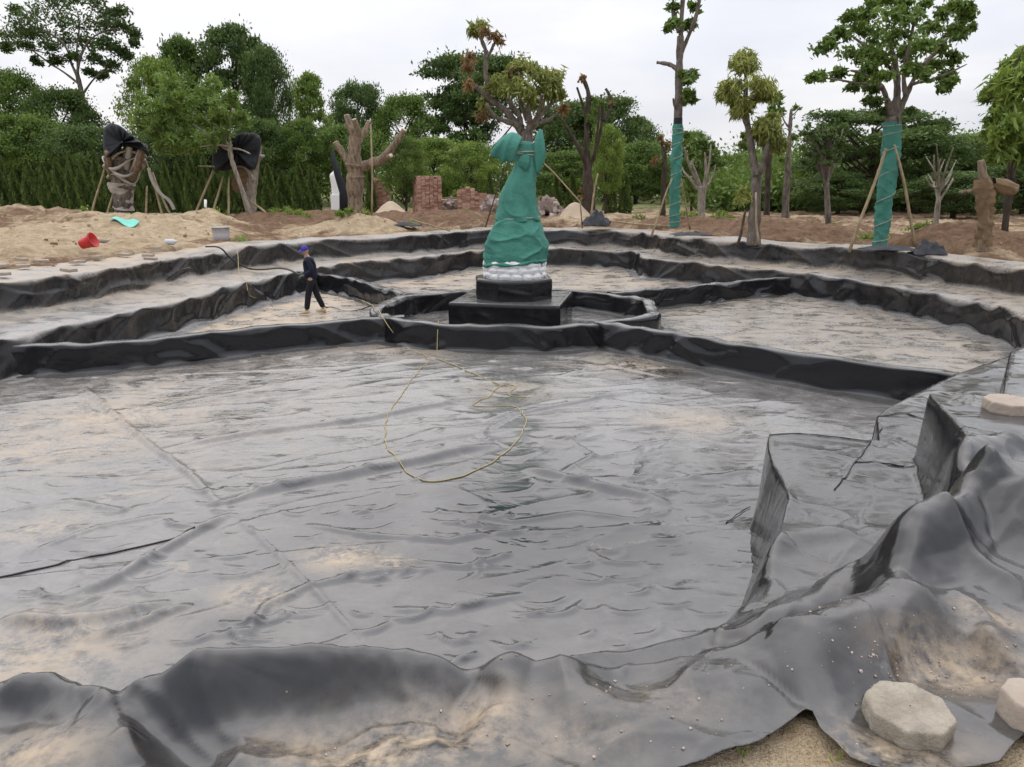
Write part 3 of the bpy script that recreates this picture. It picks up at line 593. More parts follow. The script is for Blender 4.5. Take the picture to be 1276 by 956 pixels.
# ------------------------------------------------------------------ trees and hedges
def leaf_mesh(name, C, A, ln, wd, tint, r):
    """pointed leaves: C centres, A axes, ln lengths, wd widths, one quad each"""
    n = len(C); A = A / (np.linalg.norm(A, axis=1, keepdims=True) + 1e-9)
    B = np.cross(A, r.normal(size=(n, 3))); B /= np.linalg.norm(B, axis=1, keepdims=True) + 1e-9
    N = np.cross(A, B); ln = np.broadcast_to(ln, (n,))[:, None]; wd = np.broadcast_to(wd, (n,))[:, None]
    V = np.stack([C - A * ln * .5, C + B * wd * .5 + N * wd * .12 - A * ln * .05, C + A * ln * .5 - N * ln * .08, C - B * wd * .5 + N * wd * .12 - A * ln * .05], 1).reshape(-1, 3)
    F = np.arange(4 * n).reshape(n, 4)
    return mesh_np(name, V, F, {'tint': np.repeat(np.clip(tint, 0, 1), 4)})
def clump_leaves(blobs, per, r, ln, wd, droop=0.0, sub=7, spread=0.32, shell=0.55):
    """blobs: rows (x,y,z,rx,ry,rz,tone) -> leaf centres, axes, lengths, widths, tints"""
    Cs, As, Ts = [], [], []
    for b in blobs:
        c, rad, tone = np.array(b[:3]), np.array(b[3:6]), b[6]
        d = r.normal(size=(sub, 3)); d /= np.linalg.norm(d, axis=1, keepdims=True); d[:, 2] = np.where(d[:, 2] < -0.5, -d[:, 2] * .5, d[:, 2])
        sc_ = c + d * rad * (shell + (1 - shell) * r.random((sub, 1)))
        st = r.normal(0, .13, sub)
        k = r.integers(0, sub, per); off = r.normal(size=(per, 3)) * rad * spread * np.array([1, 1, .75])
        p = sc_[k] + off
        out = (p - c) / rad; out /= np.linalg.norm(out, axis=1, keepdims=True) + 1e-9
        ax = out * .7 + r.normal(size=(per, 3)) * .75; ax[:, 2] += .12 - droop * 1.6
        if droop: p[:, 2] -= droop * r.random(per) * rad[2] * .7
        Cs.append(p); As.append(ax); Ts.append(tone + st[k] + r.normal(0, .14, per) + .10 * out[:, 2])
    C = np.concatenate(Cs); n = len(C)
    return C, np.concatenate(As), ln * (.65 + .7 * r.random(n)), wd * (.65 + .7 * r.random(n)), np.concatenate(Ts)
def crown_obj(name, blobs, per, mat, parent, seed, ln=.22, wd=.10, droop=0.0, sub=7, spread=.32, shell=.55):
    r = np.random.default_rng(seed)
    return link(name, leaf_mesh(name, *clump_leaves(blobs, per, r, ln, wd, droop, sub, spread, shell), r), mat, parent, smooth=False)
def bend(a, b, n, wob, r):
    t = np.linspace(0, 1, n)[:, None]; P = np.asarray(a) * (1 - t) + np.asarray(b) * t
    return P + np.sin(t * math.pi) * r.normal(0, wob, 3) + np.sin(t * 2 * math.pi) * r.normal(0, wob * .5, 3)

def wild_meshes(seed, shape):
    """unit tree: height 1, crown about +-0.5 wide; returns trunk mesh, crown mesh"""
    r = np.random.default_rng(seed); blobs = []; mb = MB()
    if shape == 'round': nb, z0, hh = 42, .28, .72
    elif shape == 'tall': nb, z0, hh = 40, .22, .78
    elif shape == 'cone': nb, z0, hh = 36, .12, .88
    elif shape == 'umbrella': nb, z0, hh = 34, .56, .44
    else: nb, z0, hh = 40, .10, .90
    top = np.array([r.normal(0, .02), r.normal(0, .02), z0 + hh * .6])
    mb.tube(bend((0, 0, -.03), top, 7, .02, r), np.linspace(.030, .010, 7), 7)
    for i in range(nb):
        t = (i + .5) / nb; z = z0 + hh * (t ** .8 if shape != 'cone' else t)
        u = (z - z0) / hh
        if shape == 'cone': w = .46 * (1 - u) ** .8 + .05
        elif shape == 'umbrella': w = .50 * math.sqrt(max(.02, 1 - (u * 1.05 - .35) ** 2 * 1.6))
        elif shape == 'tall': w = .42 * math.sqrt(max(.02, 1 - (2 * u - .9) ** 2 * .92))
        else: w = .48 * math.sqrt(max(.03, 1 - (2 * u - .95) ** 2))
        a = i * 2.4 + r.normal(0, .5); rad = w * math.sqrt(r.uniform(.25, 1.0)) * .88
        br = r.uniform(.085, .15) * (.75 if shape in ('cone', 'tall') else 1.0)
        p = (math.cos(a) * rad, math.sin(a) * rad, min(z, 1 - br * .6))
        fl = .45 if shape == 'umbrella' else .72
        blobs.append((*p, br, br, br * fl, r.uniform(.28, .72)))
        if i % 2 == 0:
            s = np.array([0, 0, max(.12, z - rad * .7 - .08)]) + (top - np.array([0, 0, top[2]])) * 0
            mb.tube(bend(s, p, 5, .02, r), np.linspace(.011, .003, 5), 5)
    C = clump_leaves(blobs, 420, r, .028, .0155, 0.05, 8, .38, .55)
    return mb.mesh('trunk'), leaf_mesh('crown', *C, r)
WILD = {}
for sh, n in (('round', 3), ('tall', 2), ('cone', 1), ('umbrella', 2), ('bush', 2)):
    for q in range(n): WILD[sh + str(q)] = wild_meshes(40 + 7 * q + len(sh) * 3, sh)
WMESH = {}
def wild_tree(name, label, kind, px, top, width, Y, leaf, base=None, bark='bark_dark', rz=None, group=None, cat='tree'):
    """a free-standing tree: photo column of the trunk, photo height of the top, photo width of the crown, distance"""
    x, _, zt = zat(px, top, Y); zb = gz(x, Y) - .05; wpx = width / FPX * math.hypot(Y, x) * 1.0
    t, c = WILD[kind]; key = (kind, leaf)
    if key not in WMESH:
        c2 = c if c.users == 0 else c.copy(); c2.materials.clear(); c2.materials.append(M[leaf]); t2 = t if t.users == 0 else t.copy(); t2.materials.clear(); t2.materials.append(M[bark]); WMESH[key] = (t2, c2)
    t, c = WMESH[key]
    e_ = empty(name, (x, Y, zb), rz if rz is not None else random.uniform(0, 6.28), label, cat, group)
    e_.scale = (wpx / 1.0, wpx / 1.0, zt - zb)
    link('trunk', t, None, e_); link('crown', c, None, e_, smooth=False)
    return e_
W = 'wood behind the hedge'
# left wood, back to front
wild_tree('forest_tree', 'tall dark broad tree with the highest dense crown right of the feathery tree', 'tall0', 285, 34, 118, 66, 'leaf_dark')
wild_tree('forest_tree', 'dark tree filling the gap between the feathery tree and the tall dark one', 'tall1', 222, 48, 82, 65, 'leaf_mid')
wild_tree('forest_tree', 'leafy mid green tree cut by the left edge of the photo', 'round1', 8, 92, 84, 60, 'leaf_mid')
wild_tree('forest_tree', 'round dark tree directly below the bare forked trunk of the feathery tree', 'round2', 68, 112, 96, 57, 'leaf_dark')
wild_tree('forest_tree', 'bright yellow green tree rising behind the left black netting hood', 'bush0', 188, 74, 84, 58, 'leaf_bright')
wild_tree('forest_tree', 'bright green tree with pointed top right of the tall dark tree', 'cone0', 382, 92, 84, 58, 'leaf_bright')
wild_tree('forest_tree', 'dark tree behind the right black netting hood', 'round1', 330, 62, 66, 63, 'leaf_dark')
wild_tree('forest_tree', 'dark domed tree above the pollarded trunk', 'round0', 445, 106, 74, 64, 'leaf_dark')
wild_tree('forest_tree', 'mid green tree above the leftmost brick pile', 'round2', 502, 120, 88, 62, 'leaf_mid')
wild_tree('forest_tree', 'large nearly black flat topped tree behind the mango left of the statue', 'umbrella1', 590, 66, 140, 66, 'leaf_dark')
wild_tree('forest_tree', 'nearly black tree filling the space under the flat topped crown', 'tall1', 580, 108, 100, 64, 'leaf_dark')
wild_tree('forest_tree', 'small bright tree above the middle brick pile', 'bush1', 540, 172, 90, 52, 'leaf_bright')
wild_tree('forest_tree', 'small bright bushy tree left of the statue shoulder', 'bush0', 585, 178, 75, 50, 'leaf_bright')
wild_tree('forest_tree', 'low mid green tree behind the pollarded trunk', 'round1', 428, 158, 88, 54, 'leaf_mid')
wild_tree('forest_tree', 'dark low tree behind the hedge at the left edge', 'round0', 28, 146, 92, 52, 'leaf_mid')
wild_tree('forest_tree', 'low tree behind the hedge just left of the left hood', 'round2', 100, 158, 84, 50, 'leaf_dark')
wild_tree('forest_tree', 'low dark tree behind the hedge right of the left hood', 'round1', 208, 160, 78, 50, 'leaf_dark')
wild_tree('forest_tree', 'low tree behind the hedge just left of the square hood', 'round0', 258, 165, 76, 51, 'leaf_mid')
wild_tree('forest_tree', 'dark tree directly behind the square hood', 'round2', 320, 150, 84, 52, 'leaf_dark')
wild_tree('forest_tree', 'mid green tree between square hood and pollarded trunk', 'tall0', 372, 150, 66, 52, 'leaf_mid')
# wood right of the statue
wild_tree('forest_tree', 'dark wide tree right behind the statue top', 'round1', 715, 130, 120, 66, 'leaf_dark')
wild_tree('forest_tree', 'dark tree behind the bare dead branches right of the statue', 'round2', 755, 122, 110, 68, 'leaf_dark')
wild_tree('forest_tree', 'small distant dark tree left of the thin wrapped trunk', 'round0', 798, 152, 60, 74, 'leaf_dark')
wild_tree('forest_tree', 'mid green tree behind the thin wrapped trunk', 'bush0', 795, 178, 100, 60, 'leaf_mid')
wild_tree('forest_tree', 'low bush tree at the foot of the wood right of the statue', 'bush1', 705, 190, 110, 56, 'leaf_mid')
wild_tree('forest_tree', 'distant low trees seen left of the drooping tree', 'bush0', 900, 195, 90, 78, 'leaf_mid')
wild_tree('forest_tree', 'distant low tree right of the drooping tree', 'bush1', 968, 192, 80, 74, 'leaf_mid')
wild_tree('forest_tree', 'dark palm like low tree behind the thin bare trunk', 'bush0', 1003, 205, 80, 50, 'leaf_dark')
wild_tree('forest_tree', 'distant pale tree low on the horizon between wrapped trunks', 'bush1', 935, 190, 80, 85, 'leaf_mid')
wild_tree('forest_tree', 'dark green bush mass right of the sparse shrub', 'bush0', 1060, 180, 130, 46, 'leaf_dark')
wild_tree('forest_tree', 'dark flat layered tree behind the thick wrapped trunk', 'umbrella0', 1090, 135, 150, 42, 'leaf_dark')
wild_tree('forest_tree', 'broad dark bush behind the pale dead tree', 'round1', 1150, 168, 120, 42, 'leaf_dark')
wild_tree('forest_tree', 'mid green bush behind the burlap stump', 'round2', 1222, 168, 110, 44, 'leaf_mid')
wild_tree('forest_tree', 'dark bush at the right edge of the photo', 'bush1', 1290, 168, 140, 40, 'leaf_dark')
wild_tree('forest_tree', 'low dark bush right of the pale dead tree', 'bush0', 1195, 215, 110, 36, 'leaf_dark')
wild_tree('forest_tree', 'low dark bush left of the thick wrapped trunk', 'bush1', 1050, 215, 100, 40, 'leaf_dark')
wild_tree('small_tree', 'little round bright tree with a dark trunk beside the dead branches', 'round0', 757, 158, 48, 40, 'leaf_bright', bark='bark_dark')
wild_tree('small_tree', 'young green tree with a short brown trunk beside the middle brick pile', 'round1', 502, 172, 62, 40, 'leaf_mid', bark='bark_tan')
wild_tree('small_tree', 'round topped dark tree with pale dry limbs right of the thin wrapped trunk', 'round2', 868, 165, 52, 44, 'leaf_mid', bark='bark')
# a thick belt of far undergrowth that closes the wood below the crowns
belt = []
rb = np.random.default_rng(3)
for i in range(270):
    Yb = rb.uniform(56, 82); pxb = rb.uniform(-140, 840) if i % 5 < 3 else rb.uniform(820, 1420); xb = zat(pxb, 250, Yb)[0]
    hb = rb.uniform(2.0, 5.0) if pxb < 830 else rb.uniform(3.0, 5.2)
    belt.append((xb, Yb, 1.5 + hb * .5, rb.uniform(1.6, 3.0), 1.5, hb * .6, rb.uniform(.2, .6)))
for i in range(75):
    Yb = rb.uniform(43, 52); pxb = rb.uniform(880, 1400); hb = rb.uniform(1.2, 2.6); belt.append((zat(pxb, 250, Yb)[0], Yb, 1.4 + hb * .5, rb.uniform(.9, 1.7), 1.2, hb * .6, rb.uniform(.2, .6)))
bo = crown_obj('undergrowth', belt, 330, M['leaf_mid'], None, 77, .32, .17, 0.0, 10, .4, .5)
tag(bo, 'far undergrowth and scrub closing the view below the tree crowns', 'undergrowth', kind='stuff')

# clipped conifers: one mesh, many individuals
def conifer_meshes(seed):
    r = np.random.default_rng(seed); n = 3200
    h = r.random(n) ** 1.15; a = r.random(n) * 6.283
    w = (.5 * (1 - h) ** .62 + .02) * np.where(h < .06, .8, 1.0) * (1 + .16 * np.sin(a * 3 + h * 9) + .12 * np.sin(a * 7 - h * 21)) * (.72 + .34 * r.random(n))
    C = np.stack([np.cos(a) * w, np.sin(a) * w, h * .97 + .02], -1); A = np.stack([np.cos(a) * .45, np.sin(a) * .45, .8 + 0 * a], -1) + r.normal(0, .22, (n, 3))
    C[:, 2] = np.clip(C[:, 2], 0.02, None)
    return leaf_mesh('foliage', C, A * np.array([1, 1, .4]), .085 * (.6 + .8 * r.random(n)), .05 * (.6 + .8 * r.random(n)), .45 + .25 * np.sin(a * 3 + h * 9) + r.normal(0, .15, n), r)
CON = [conifer_meshes(5 + k) for k in range(3)]
for c in CON: c.materials.append(M['leaf_thuja'])
stem = MB().tube([(0, 0, -.05), (0, 0, .5), (0, 0, .9)], [.05, .035, .01], 6).mesh('trunk'); stem.materials.append(M['bark_dark'])
def conifer(px, Y, top, width, label, group=None):
    x, _, zt = zat(px, top, Y); zb = gz(x, Y) - .03
    e_ = empty('conifer', (x, Y, zb), random.uniform(0, 6.28), label, 'conifer', group); wm = width / FPX * Y
    e_.scale = (wm, wm, zt - zb); link('trunk', stem, None, e_); link('foliage', CON[random.randrange(3)], None, e_, smooth=False)
pxc = -40; i = 0
while pxc < 432:
    if not (402 < pxc < 425):
        conifer(pxc, 42 + random.uniform(-.5, .5), 199 + random.uniform(-15, 13) + (5 if pxc > 200 else 0), random.uniform(17, 23), 'narrow clipped conifer in the dark hedge row behind the left earth mounds', 'hedge row of conifers')
    pxc += random.uniform(15, 20); i += 1
for px, top, wd, lab in [(780, 217, 17, 'rightmost of the small dark conifers standing right of the statue'), (762, 222, 17, 'small dark conifer beside the little round bright tree'), (713, 215, 19, 'small dark conifer right behind the statue hem'), (694, 214, 15, 'slim conifer just right of the statue'), (460, 205, 14, 'slim conifer right of the pollarded trunk'), (610, 214, 14, 'slim conifer just left of the statue')]:
    conifer(px, 41, top, wd, lab)

# ---- hand-placed trees, limbs traced at their distance
def limb(mb, pts, Y, wpx, r, sides=8, dy=0.0, tint=.5):
    """limb through photo points; widths in photo pixels; dy bends it towards or away from the camera"""
    P = []
    for i, (px, py) in enumerate(pts):
        yy = Y + dy * (i / max(1, len(pts) - 1)) ** 1.2; P.append(zat(px, py, yy))
    P = chaikin(np.array(P), 2); rr_ = np.interp(np.linspace(0, 1, len(P)), np.linspace(0, 1, len(wpx)), wpx) / FPX * Y * .5
    rr_ = rr_ * (1 + .10 * r.normal(size=len(rr_))); mb.tube(P, rr_, sides, tint)
def px_blobs(L, Y, r, k=1.0, deep=.9):
    B = []
    for px, py, rp, tone in L:
        yy = Y + r.uniform(-deep, deep); x, _, z = zat(px, py, yy); q = rp / FPX * Y * k
        B.append((x, yy, z, q, q, q, tone))
    return B
def stake(name, a, b, label, rad=.035, mat='bamboo', group=None):
    """a leaning pole from ground point a to high point b (world)"""
    r = np.random.default_rng(int(abs(a[0]) * 97)); mb = MB().tube(bend(a, b, 7, .03, r), np.linspace(rad * 1.1, rad * .85, 7), 7)
    return tag(mb.build(name, M[mat]), label, 'stake', group)
def gp(px, Y, dz=0.0):
    x = zat(px, 270, Y)[0]; return (x, Y, gz(x, Y) + dz)

# tall feathery tree at the upper left
r = np.random.default_rng(2); Y = 60
ft = empty('tall_tree', gp(106, Y), 0, 'tallest feathery dark tree with bare forked trunk at the upper left of the photo', 'tree')
mb = MB(); limb(mb, [(108, 262), (108, 200), (106, 140), (101, 112), (96, 92)], Y, [8, 7, 6, 5.5, 5], r)
for pts, wd, dy in [([(97, 96), (88, 78), (84, 60), (70, 45), (50, 38)], [4, 3, 2.5, 2, 1], 1), ([(96, 92), (100, 70), (110, 50), (130, 38), (150, 35)], [4, 3, 2, 1.5, 1], -1), ([(100, 106), (80, 90), (60, 78), (40, 62), (18, 52)], [3, 2.5, 2, 1.5, 1], 1.5), ([(103, 118), (115, 100), (125, 92), (140, 85)], [3, 2, 1.5, 1], -1.5), ([(97, 85), (95, 60), (100, 30), (95, 10)], [3, 2, 1.5, 1], .5), ([(92, 80), (75, 70), (55, 66), (30, 60)], [2, 1.5, 1], -1)]: limb(mb, pts, Y, wd, r, 6, dy)
attach_later = (mb, ft)
FB = []
for px, py, rp in [(15, 45, 13), (30, 58, 10), (8, 60, 8), (25, 30, 14), (45, 18, 15), (70, 8, 16), (95, 5, 16), (120, 8, 15), (138, 22, 14), (152, 35, 12), (165, 44, 9), (125, 35, 14), (100, 28, 16), (75, 30, 16), (50, 42, 14), (62, 60, 11), (85, 50, 13), (108, 55, 12), (130, 55, 10), (145, 62, 10), (155, 70, 9), (45, 78, 6), (70, 76, 8), (120, 75, 8), (140, 82, 9), (112, 92, 7), (92, 72, 8), (20, 14, 9), (150, 15, 9), (110, -8, 14), (70, -10, 14), (168, 55, 6), (128, 96, 7), (36, 44, 9)]: FB.append((px, py, rp * .9, r.uniform(.2, .55)))
# mango behind the statue
r = np.random.default_rng(11); Y = 34
mt = empty('mango_tree', gp(655, Y), 0, 'sparse pruned tree with drooping tufts rising behind the green wrapped statue', 'tree')
mb = MB()
limb(mb, [(654, 275), (654, 230), (655, 190), (656, 165)], Y, [22, 19, 17, 16], r)
for pts, wd, dy in [([(656, 172), (644, 156), (631, 137), (614, 127), (601, 114), (587, 104)], [13, 10, 8, 7, 5], .8), ([(609, 118), (607, 105), (604, 90), (607, 67), (600, 50), (597, 43)], [7, 6, 5, 4], .3), ([(606, 72), (612, 64), (615, 55)], [4, 3], -.2),
                    ([(650, 163), (644, 155), (625, 150), (614, 144), (606, 130)], [9, 7, 5, 4], -1.0), ([(656, 170), (661, 155), (657, 134), (664, 107)], [11, 8, 6, 4], -.6), ([(658, 168), (667, 152), (681, 134), (691, 127)], [10, 7, 5, 3], .6),
                    ([(650, 158), (647, 142), (631, 124), (634, 104)], [8, 6, 5, 3], 1.2), ([(660, 160), (672, 140), (676, 118)], [6, 5, 3], -1.3), ([(657, 150), (645, 120), (647, 90)], [6, 4, 3], -.4), ([(664, 156), (690, 148), (702, 130)], [5, 4, 2], 1.0)]:
    limb(mb, pts, Y, wd, r, 7, dy)
o = mb.build('trunk', M['bark']); o.parent = mt; o.matrix_parent_inverse = Matrix.Translation(mt.location).inverted()
def rope_turns(parent, pts, Y, wpx, turns, rad=.012):
    P = chaikin(np.array([zat(a, b, Y) for a, b in pts]), 3); t = np.linspace(0, 1, turns * 16); C = np.stack([np.interp(t, np.linspace(0, 1, len(P)), P[:, k]) for k in range(3)], -1); q = wpx / FPX * Y * .5
    a = t * turns * 6.283; attach(MB().tube(C + np.stack([q * np.cos(a), q * np.sin(a), 0 * a], -1), rad, 5).build('binding_rope', M['rope_grey']), parent)
def attach(o, e_): o.parent = e_; o.matrix_parent_inverse = Matrix.Translation(e_.location).inverted(); return o
attach(attach_later[0].build('trunk', M['bark']), ft)
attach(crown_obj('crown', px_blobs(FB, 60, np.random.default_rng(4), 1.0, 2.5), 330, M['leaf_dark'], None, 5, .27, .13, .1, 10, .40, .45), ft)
GC = [(596, 32, 9, .55), (591, 40, 6, .4), (618, 104, 11, .6), (613, 108, 7, .5), (645, 84, 11, .55), (655, 82, 9, .6), (664, 87, 10, .6), (651, 108, 12, .6), (640, 96, 8, .5), (689, 95, 10, .65), (692, 105, 8, .6), (687, 120, 10, .55), (674, 114, 10, .5), (602, 130, 7, .4), (660, 120, 9, .45), (698, 118, 6, .5), (676, 98, 8, .5), (632, 112, 6, .4), (668, 128, 7, .4)]
attach(crown_obj('crown', px_blobs(GC, Y, r, 1.0), 190, M['leaf_yellow'], None, 12, .34, .085, .75, 9, .42, .35), mt)
attach(crown_obj('dry_leaves', px_blobs([(617, 48, 7, .5), (586, 74, 8, .5), (583, 84, 6, .4), (584, 106, 6, .6), (600, 146, 6, .4), (604, 40, 5, .5), (704, 136, 5, .5), (640, 88, 5, .4)], Y, r, 1.0), 110, M['leaf_dry'], None, 13, .32, .08, .8, 8, .42, .35), mt)

# pollarded trunk with sawn stubs
r = np.random.default_rng(21); Y = 31.5
pt = empty('pollarded_tree', gp(437, Y), 0, 'thick pollarded tan trunk with sawn stubs standing on the far left rim', 'tree')
mb = MB(); ends = []
limb(mb, [(442, 282), (443, 255), (442, 232), (444, 205)], Y, [17, 19, 20, 24], r, 12)
for pts, wd, dy in [([(444, 222), (441, 195), (443, 170)], [20, 17, 14], 0), ([(444, 175), (436, 160), (432, 144)], [10, 8, 7], .2), ([(445, 172), (445, 160), (441, 149)], [9, 8, 6], -.3), ([(446, 178), (454, 165), (460, 152)], [9, 8, 6], .3),
                    ([(440, 215), (432, 198), (418, 178)], [12, 9, 7], .2), ([(446, 210), (462, 204), (478, 199), (492, 180), (504, 162)], [15, 12, 10, 8, 6], -.5), ([(478, 199), (484, 196), (487, 194)], [7, 6, 5], -.9)]:
    limb(mb, pts, Y, wd, r, 10, dy); ends.append((pts[-1], pts[-2], wd[-1], dy))
attach(mb.build('trunk', M['bark_tan']), pt)
for (ex, ey), (fx, fy), wd, dy in ends[1:]:
    p = Vector(zat(ex, ey, Y + dy)); q = Vector(zat(fx, fy, Y + dy * .8)); d = (p - q).normalized(); rad = wd / FPX * Y * .5 * .92
    c = MB().tube([p - d * .02, p + d * .025], [rad, rad], 10).build('sawn_end', M['cut']); attach(c, pt)
wrapm = MB()
for k in range(9): limb(wrapm, [(437 + random.uniform(-2, 2), 276 - k * 6.5), (437 + random.uniform(-2, 2), 268 - k * 6.5)], Y, [22.5, 22.5 + random.uniform(-.5, 1.5)], r, 12)
attach(crown_obj('sprouts', px_blobs([(424, 268, 5, .6), (452, 270, 6, .6), (436, 264, 4, .5), (428, 276, 4, .5)], Y - .8, r, 1.0, .2), 60, M['leaf_bright'], None, 22, .22, .09, -.2), pt)
attach(MB().tube([zat(463, 284, Y - 1), zat(464, 220, Y - 1), zat(462, 155, Y - 1)], [.04, .035, .03], 7).build('support_pole', M['bamboo']), pt)

# tall thin trunk in green netting
r = np.random.default_rng(31); Y = 29
tt = empty('wrapped_tall_tree', gp(840, Y), 0, 'tall thin tree with green netting round its lower trunk and sparse upper branches', 'tree')
mb = MB(); limb(mb, [(840, 284), (842, 220), (845, 150), (846, 95), (848, 45)], Y, [8, 8.5, 8.5, 9, 8], r, 10)
for pts, wd, dy in [([(848, 55), (849, 25), (852, -15), (846, -60), (850, -110)], [8, 6, 5, 4, 2], .3), ([(848, 68), (858, 45), (868, 20), (873, -8), (880, -60)], [6, 5, 5, 4, 2], -.5), ([(845, 88), (837, 81), (828, 79), (819, 78)], [6, 5, 4, 3.5], .5), ([(845, 140), (840, 132), (839, 123)], [4, 3, 2], -.4), ([(850, 100), (858, 92), (864, 86)], [3, 2, 1], .2), ([(846, 40), (839, 25), (838, 5), (842, -30)], [5, 4, 3, 2], .6)]:
    limb(mb, pts, Y, wd, r, 8, dy)
attach(mb.build('trunk', M['bark']), tt)
def wrap(name, pts, wpx, Y, mat, r, parent, fold=.10, seed=0, sides=22):
    P = chaikin(np.array([zat(a, b, Y) for a, b in pts]), 3); P, s_ = resample(P[:, [2, 0, 1]], .035); P = P[:, [1, 2, 0]]
    rad = np.interp(np.linspace(0, 1, len(P)), np.linspace(0, 1, len(wpx)), wpx) / FPX * Y * .5
    V, F = tube(P, rad, sides, False); a = np.tile(np.arange(sides) / sides * 6.283, len(P)); hh = V[:, 2]
    k = 1 + fold * .55 * fbm(np.cos(a) * 3.5 + hh * 5 + seed, np.sin(a) * 3.5 + hh * 6, 9, 2) + fold * fbm(np.cos(a) * 1.2 + hh * 1.7 + seed, np.sin(a) * 1.2 + hh * 2.2, 5, 3) + fold * .6 * (ridge(hh * 3.2 + a * .35, a * .5 + seed, 6) ** 3)
    Cn = np.repeat(P, sides, 0); V = Cn + (V - Cn) * k[:, None]
    me = mesh_np(name, V, F); return attach(link(name, me, M[mat]), parent)
wrap('green_netting', [(840, 283), (842, 220), (845, 155)], [12, 12.5, 11.5], Y, 'green', r, tt, .26)
wrap('black_band', [(844.6, 160), (845, 147)], [11, 10.5], Y, 'black_net', r, tt, .1)
rope_turns(tt, [(840, 279), (842, 220), (845, 160)], Y, 14, 9)
attach(crown_obj('crown', px_blobs([(838, 10, 7, .5), (842, 28, 6, .4), (855, 35, 6, .5), (863, 92, 6, .5), (858, 100, 5, .5), (856, 115, 6, .5), (862, 120, 5, .4), (850, 92, 5, .4), (866, 10, 6, .5), (833, 35, 5, .5), (861, 28, 5, .4), (844, -10, 9, .5), (870, -10, 8, .5), (851, 128, 4, .5), (862, 125, 4, .5)], Y, r, 1.0, .5), 75, M['leaf_mid'], None, 32, .26, .11, .45, 7, .42, .4), tt)

# drooping tree in front of the right wood
r = np.random.default_rng(41); Y = 25.2
dt = empty('drooping_tree', gp(940, Y), 0, 'tree with pale drooping leaf bunches and a forked trunk behind the right terrace', 'tree')
mb = MB(); limb(mb, [(939, 306), (940, 270), (943, 240), (942, 218)], Y, [18, 15, 12, 12], r, 10)
for pts, wd, dy in [([(943, 225), (938, 195), (934, 165), (927, 140), (930, 110), (929, 90)], [11, 9, 8, 7, 5, 3], .3), ([(943, 222), (953, 200), (958, 175), (964, 150)], [10, 8, 6, 4], -.5), ([(932, 155), (920, 135), (912, 118)], [5, 4, 3], .6), ([(931, 130), (942, 118), (948, 108)], [5, 4, 3], -.4)]: limb(mb, pts, Y, wd, r, 8, dy)
attach(mb.build('trunk', M['bark']), dt)
attach(crown_obj('crown', px_blobs([(929, 72, 11, .65), (933, 80, 10, .5), (921, 80, 8, .55), (905, 110, 9, .55), (916, 108, 9, .6), (900, 118, 7, .5), (912, 122, 8, .4), (925, 133, 10, .6), (920, 140, 8, .5), (946, 105, 10, .6), (955, 108, 9, .65), (948, 118, 8, .5), (957, 118, 7, .45), (950, 158, 10, .65), (960, 160, 11, .6), (967, 170, 10, .45), (955, 175, 9, .4), (970, 182, 7, .4), (944, 165, 8, .5), (963, 148, 8, .6)], Y, r, 1.0, .7), 330, M['leaf_yellow'], None, 42, .27, .055, .8, 9, .42, .4), dt)
attach(crown_obj('young_shoot', px_blobs([(925, 240, 7, .7), (923, 250, 6, .6), (930, 246, 5, .7)], Y - .9, r, 1.0, .2), 110, M['leaf_yellow'], None, 43, .28, .06, .8), dt)
stake('support_stake', gp(921, Y - 1.0, -.1), zat(929, 262, Y - .3), 'dark short stake propping the drooping tree', .045, 'bark_dark')
stake('support_stake', gp(949, Y - 1.0, -.1), zat(942, 240, Y - .45), 'pale upright stake tied to the front of the drooping tree', .035)

# big broad-leaved tree with green netting round the trunk
r = np.random.default_rng(51); Y = 22.8
bt = empty('broad_leaved_tree', gp(1098, Y), 0, 'broad leaved tree with spreading crown and green netting round its whole trunk', 'tree')
mb = MB(); limb(mb, [(1094, 312), (1102, 250), (1110, 190), (1113, 145)], Y, [11, 12, 13, 18], r, 12)
for pts, wd, dy in [([(1113, 150), (1118, 125), (1118, 95), (1114, 70), (1105, 40)], [14, 10, 7, 5, 3], .4), ([(1112, 150), (1106, 125), (1098, 105), (1080, 92), (1060, 88)], [10, 7, 5, 4, 2], -.6), ([(1115, 150), (1127, 125), (1135, 105), (1150, 80), (1175, 60)], [11, 8, 6, 4, 2], .3), ([(1128, 118), (1125, 90), (1135, 50), (1140, 20)], [6, 5, 4, 2], -.5),
                    ([(1118, 95), (1100, 75), (1075, 55), (1055, 40)], [5, 4, 3, 1.5], .9), ([(1135, 105), (1160, 100), (1185, 90), (1205, 80)], [4, 3, 2, 1], -.8), ([(1098, 105), (1070, 105), (1040, 98), (1015, 98)], [4, 3, 2, 1], .5), ([(1150, 80), (1180, 50), (1200, 20)], [4, 3, 1.5], .6), ([(1135, 50), (1120, 20), (1100, -5)], [3, 2, 1], .4)]: limb(mb, pts, Y, wd, r, 8, dy)
attach(mb.build('trunk', M['bark']), bt)
wrap('green_netting', [(1096, 309), (1103, 250), (1110, 190), (1112, 152)], [16, 18, 18.5, 20], Y, 'green', r, bt, .24, 3)
rope_turns(bt, [(1096, 305), (1103, 250), (1110, 190), (1112, 156)], Y, 20.5, 7)
BB = []
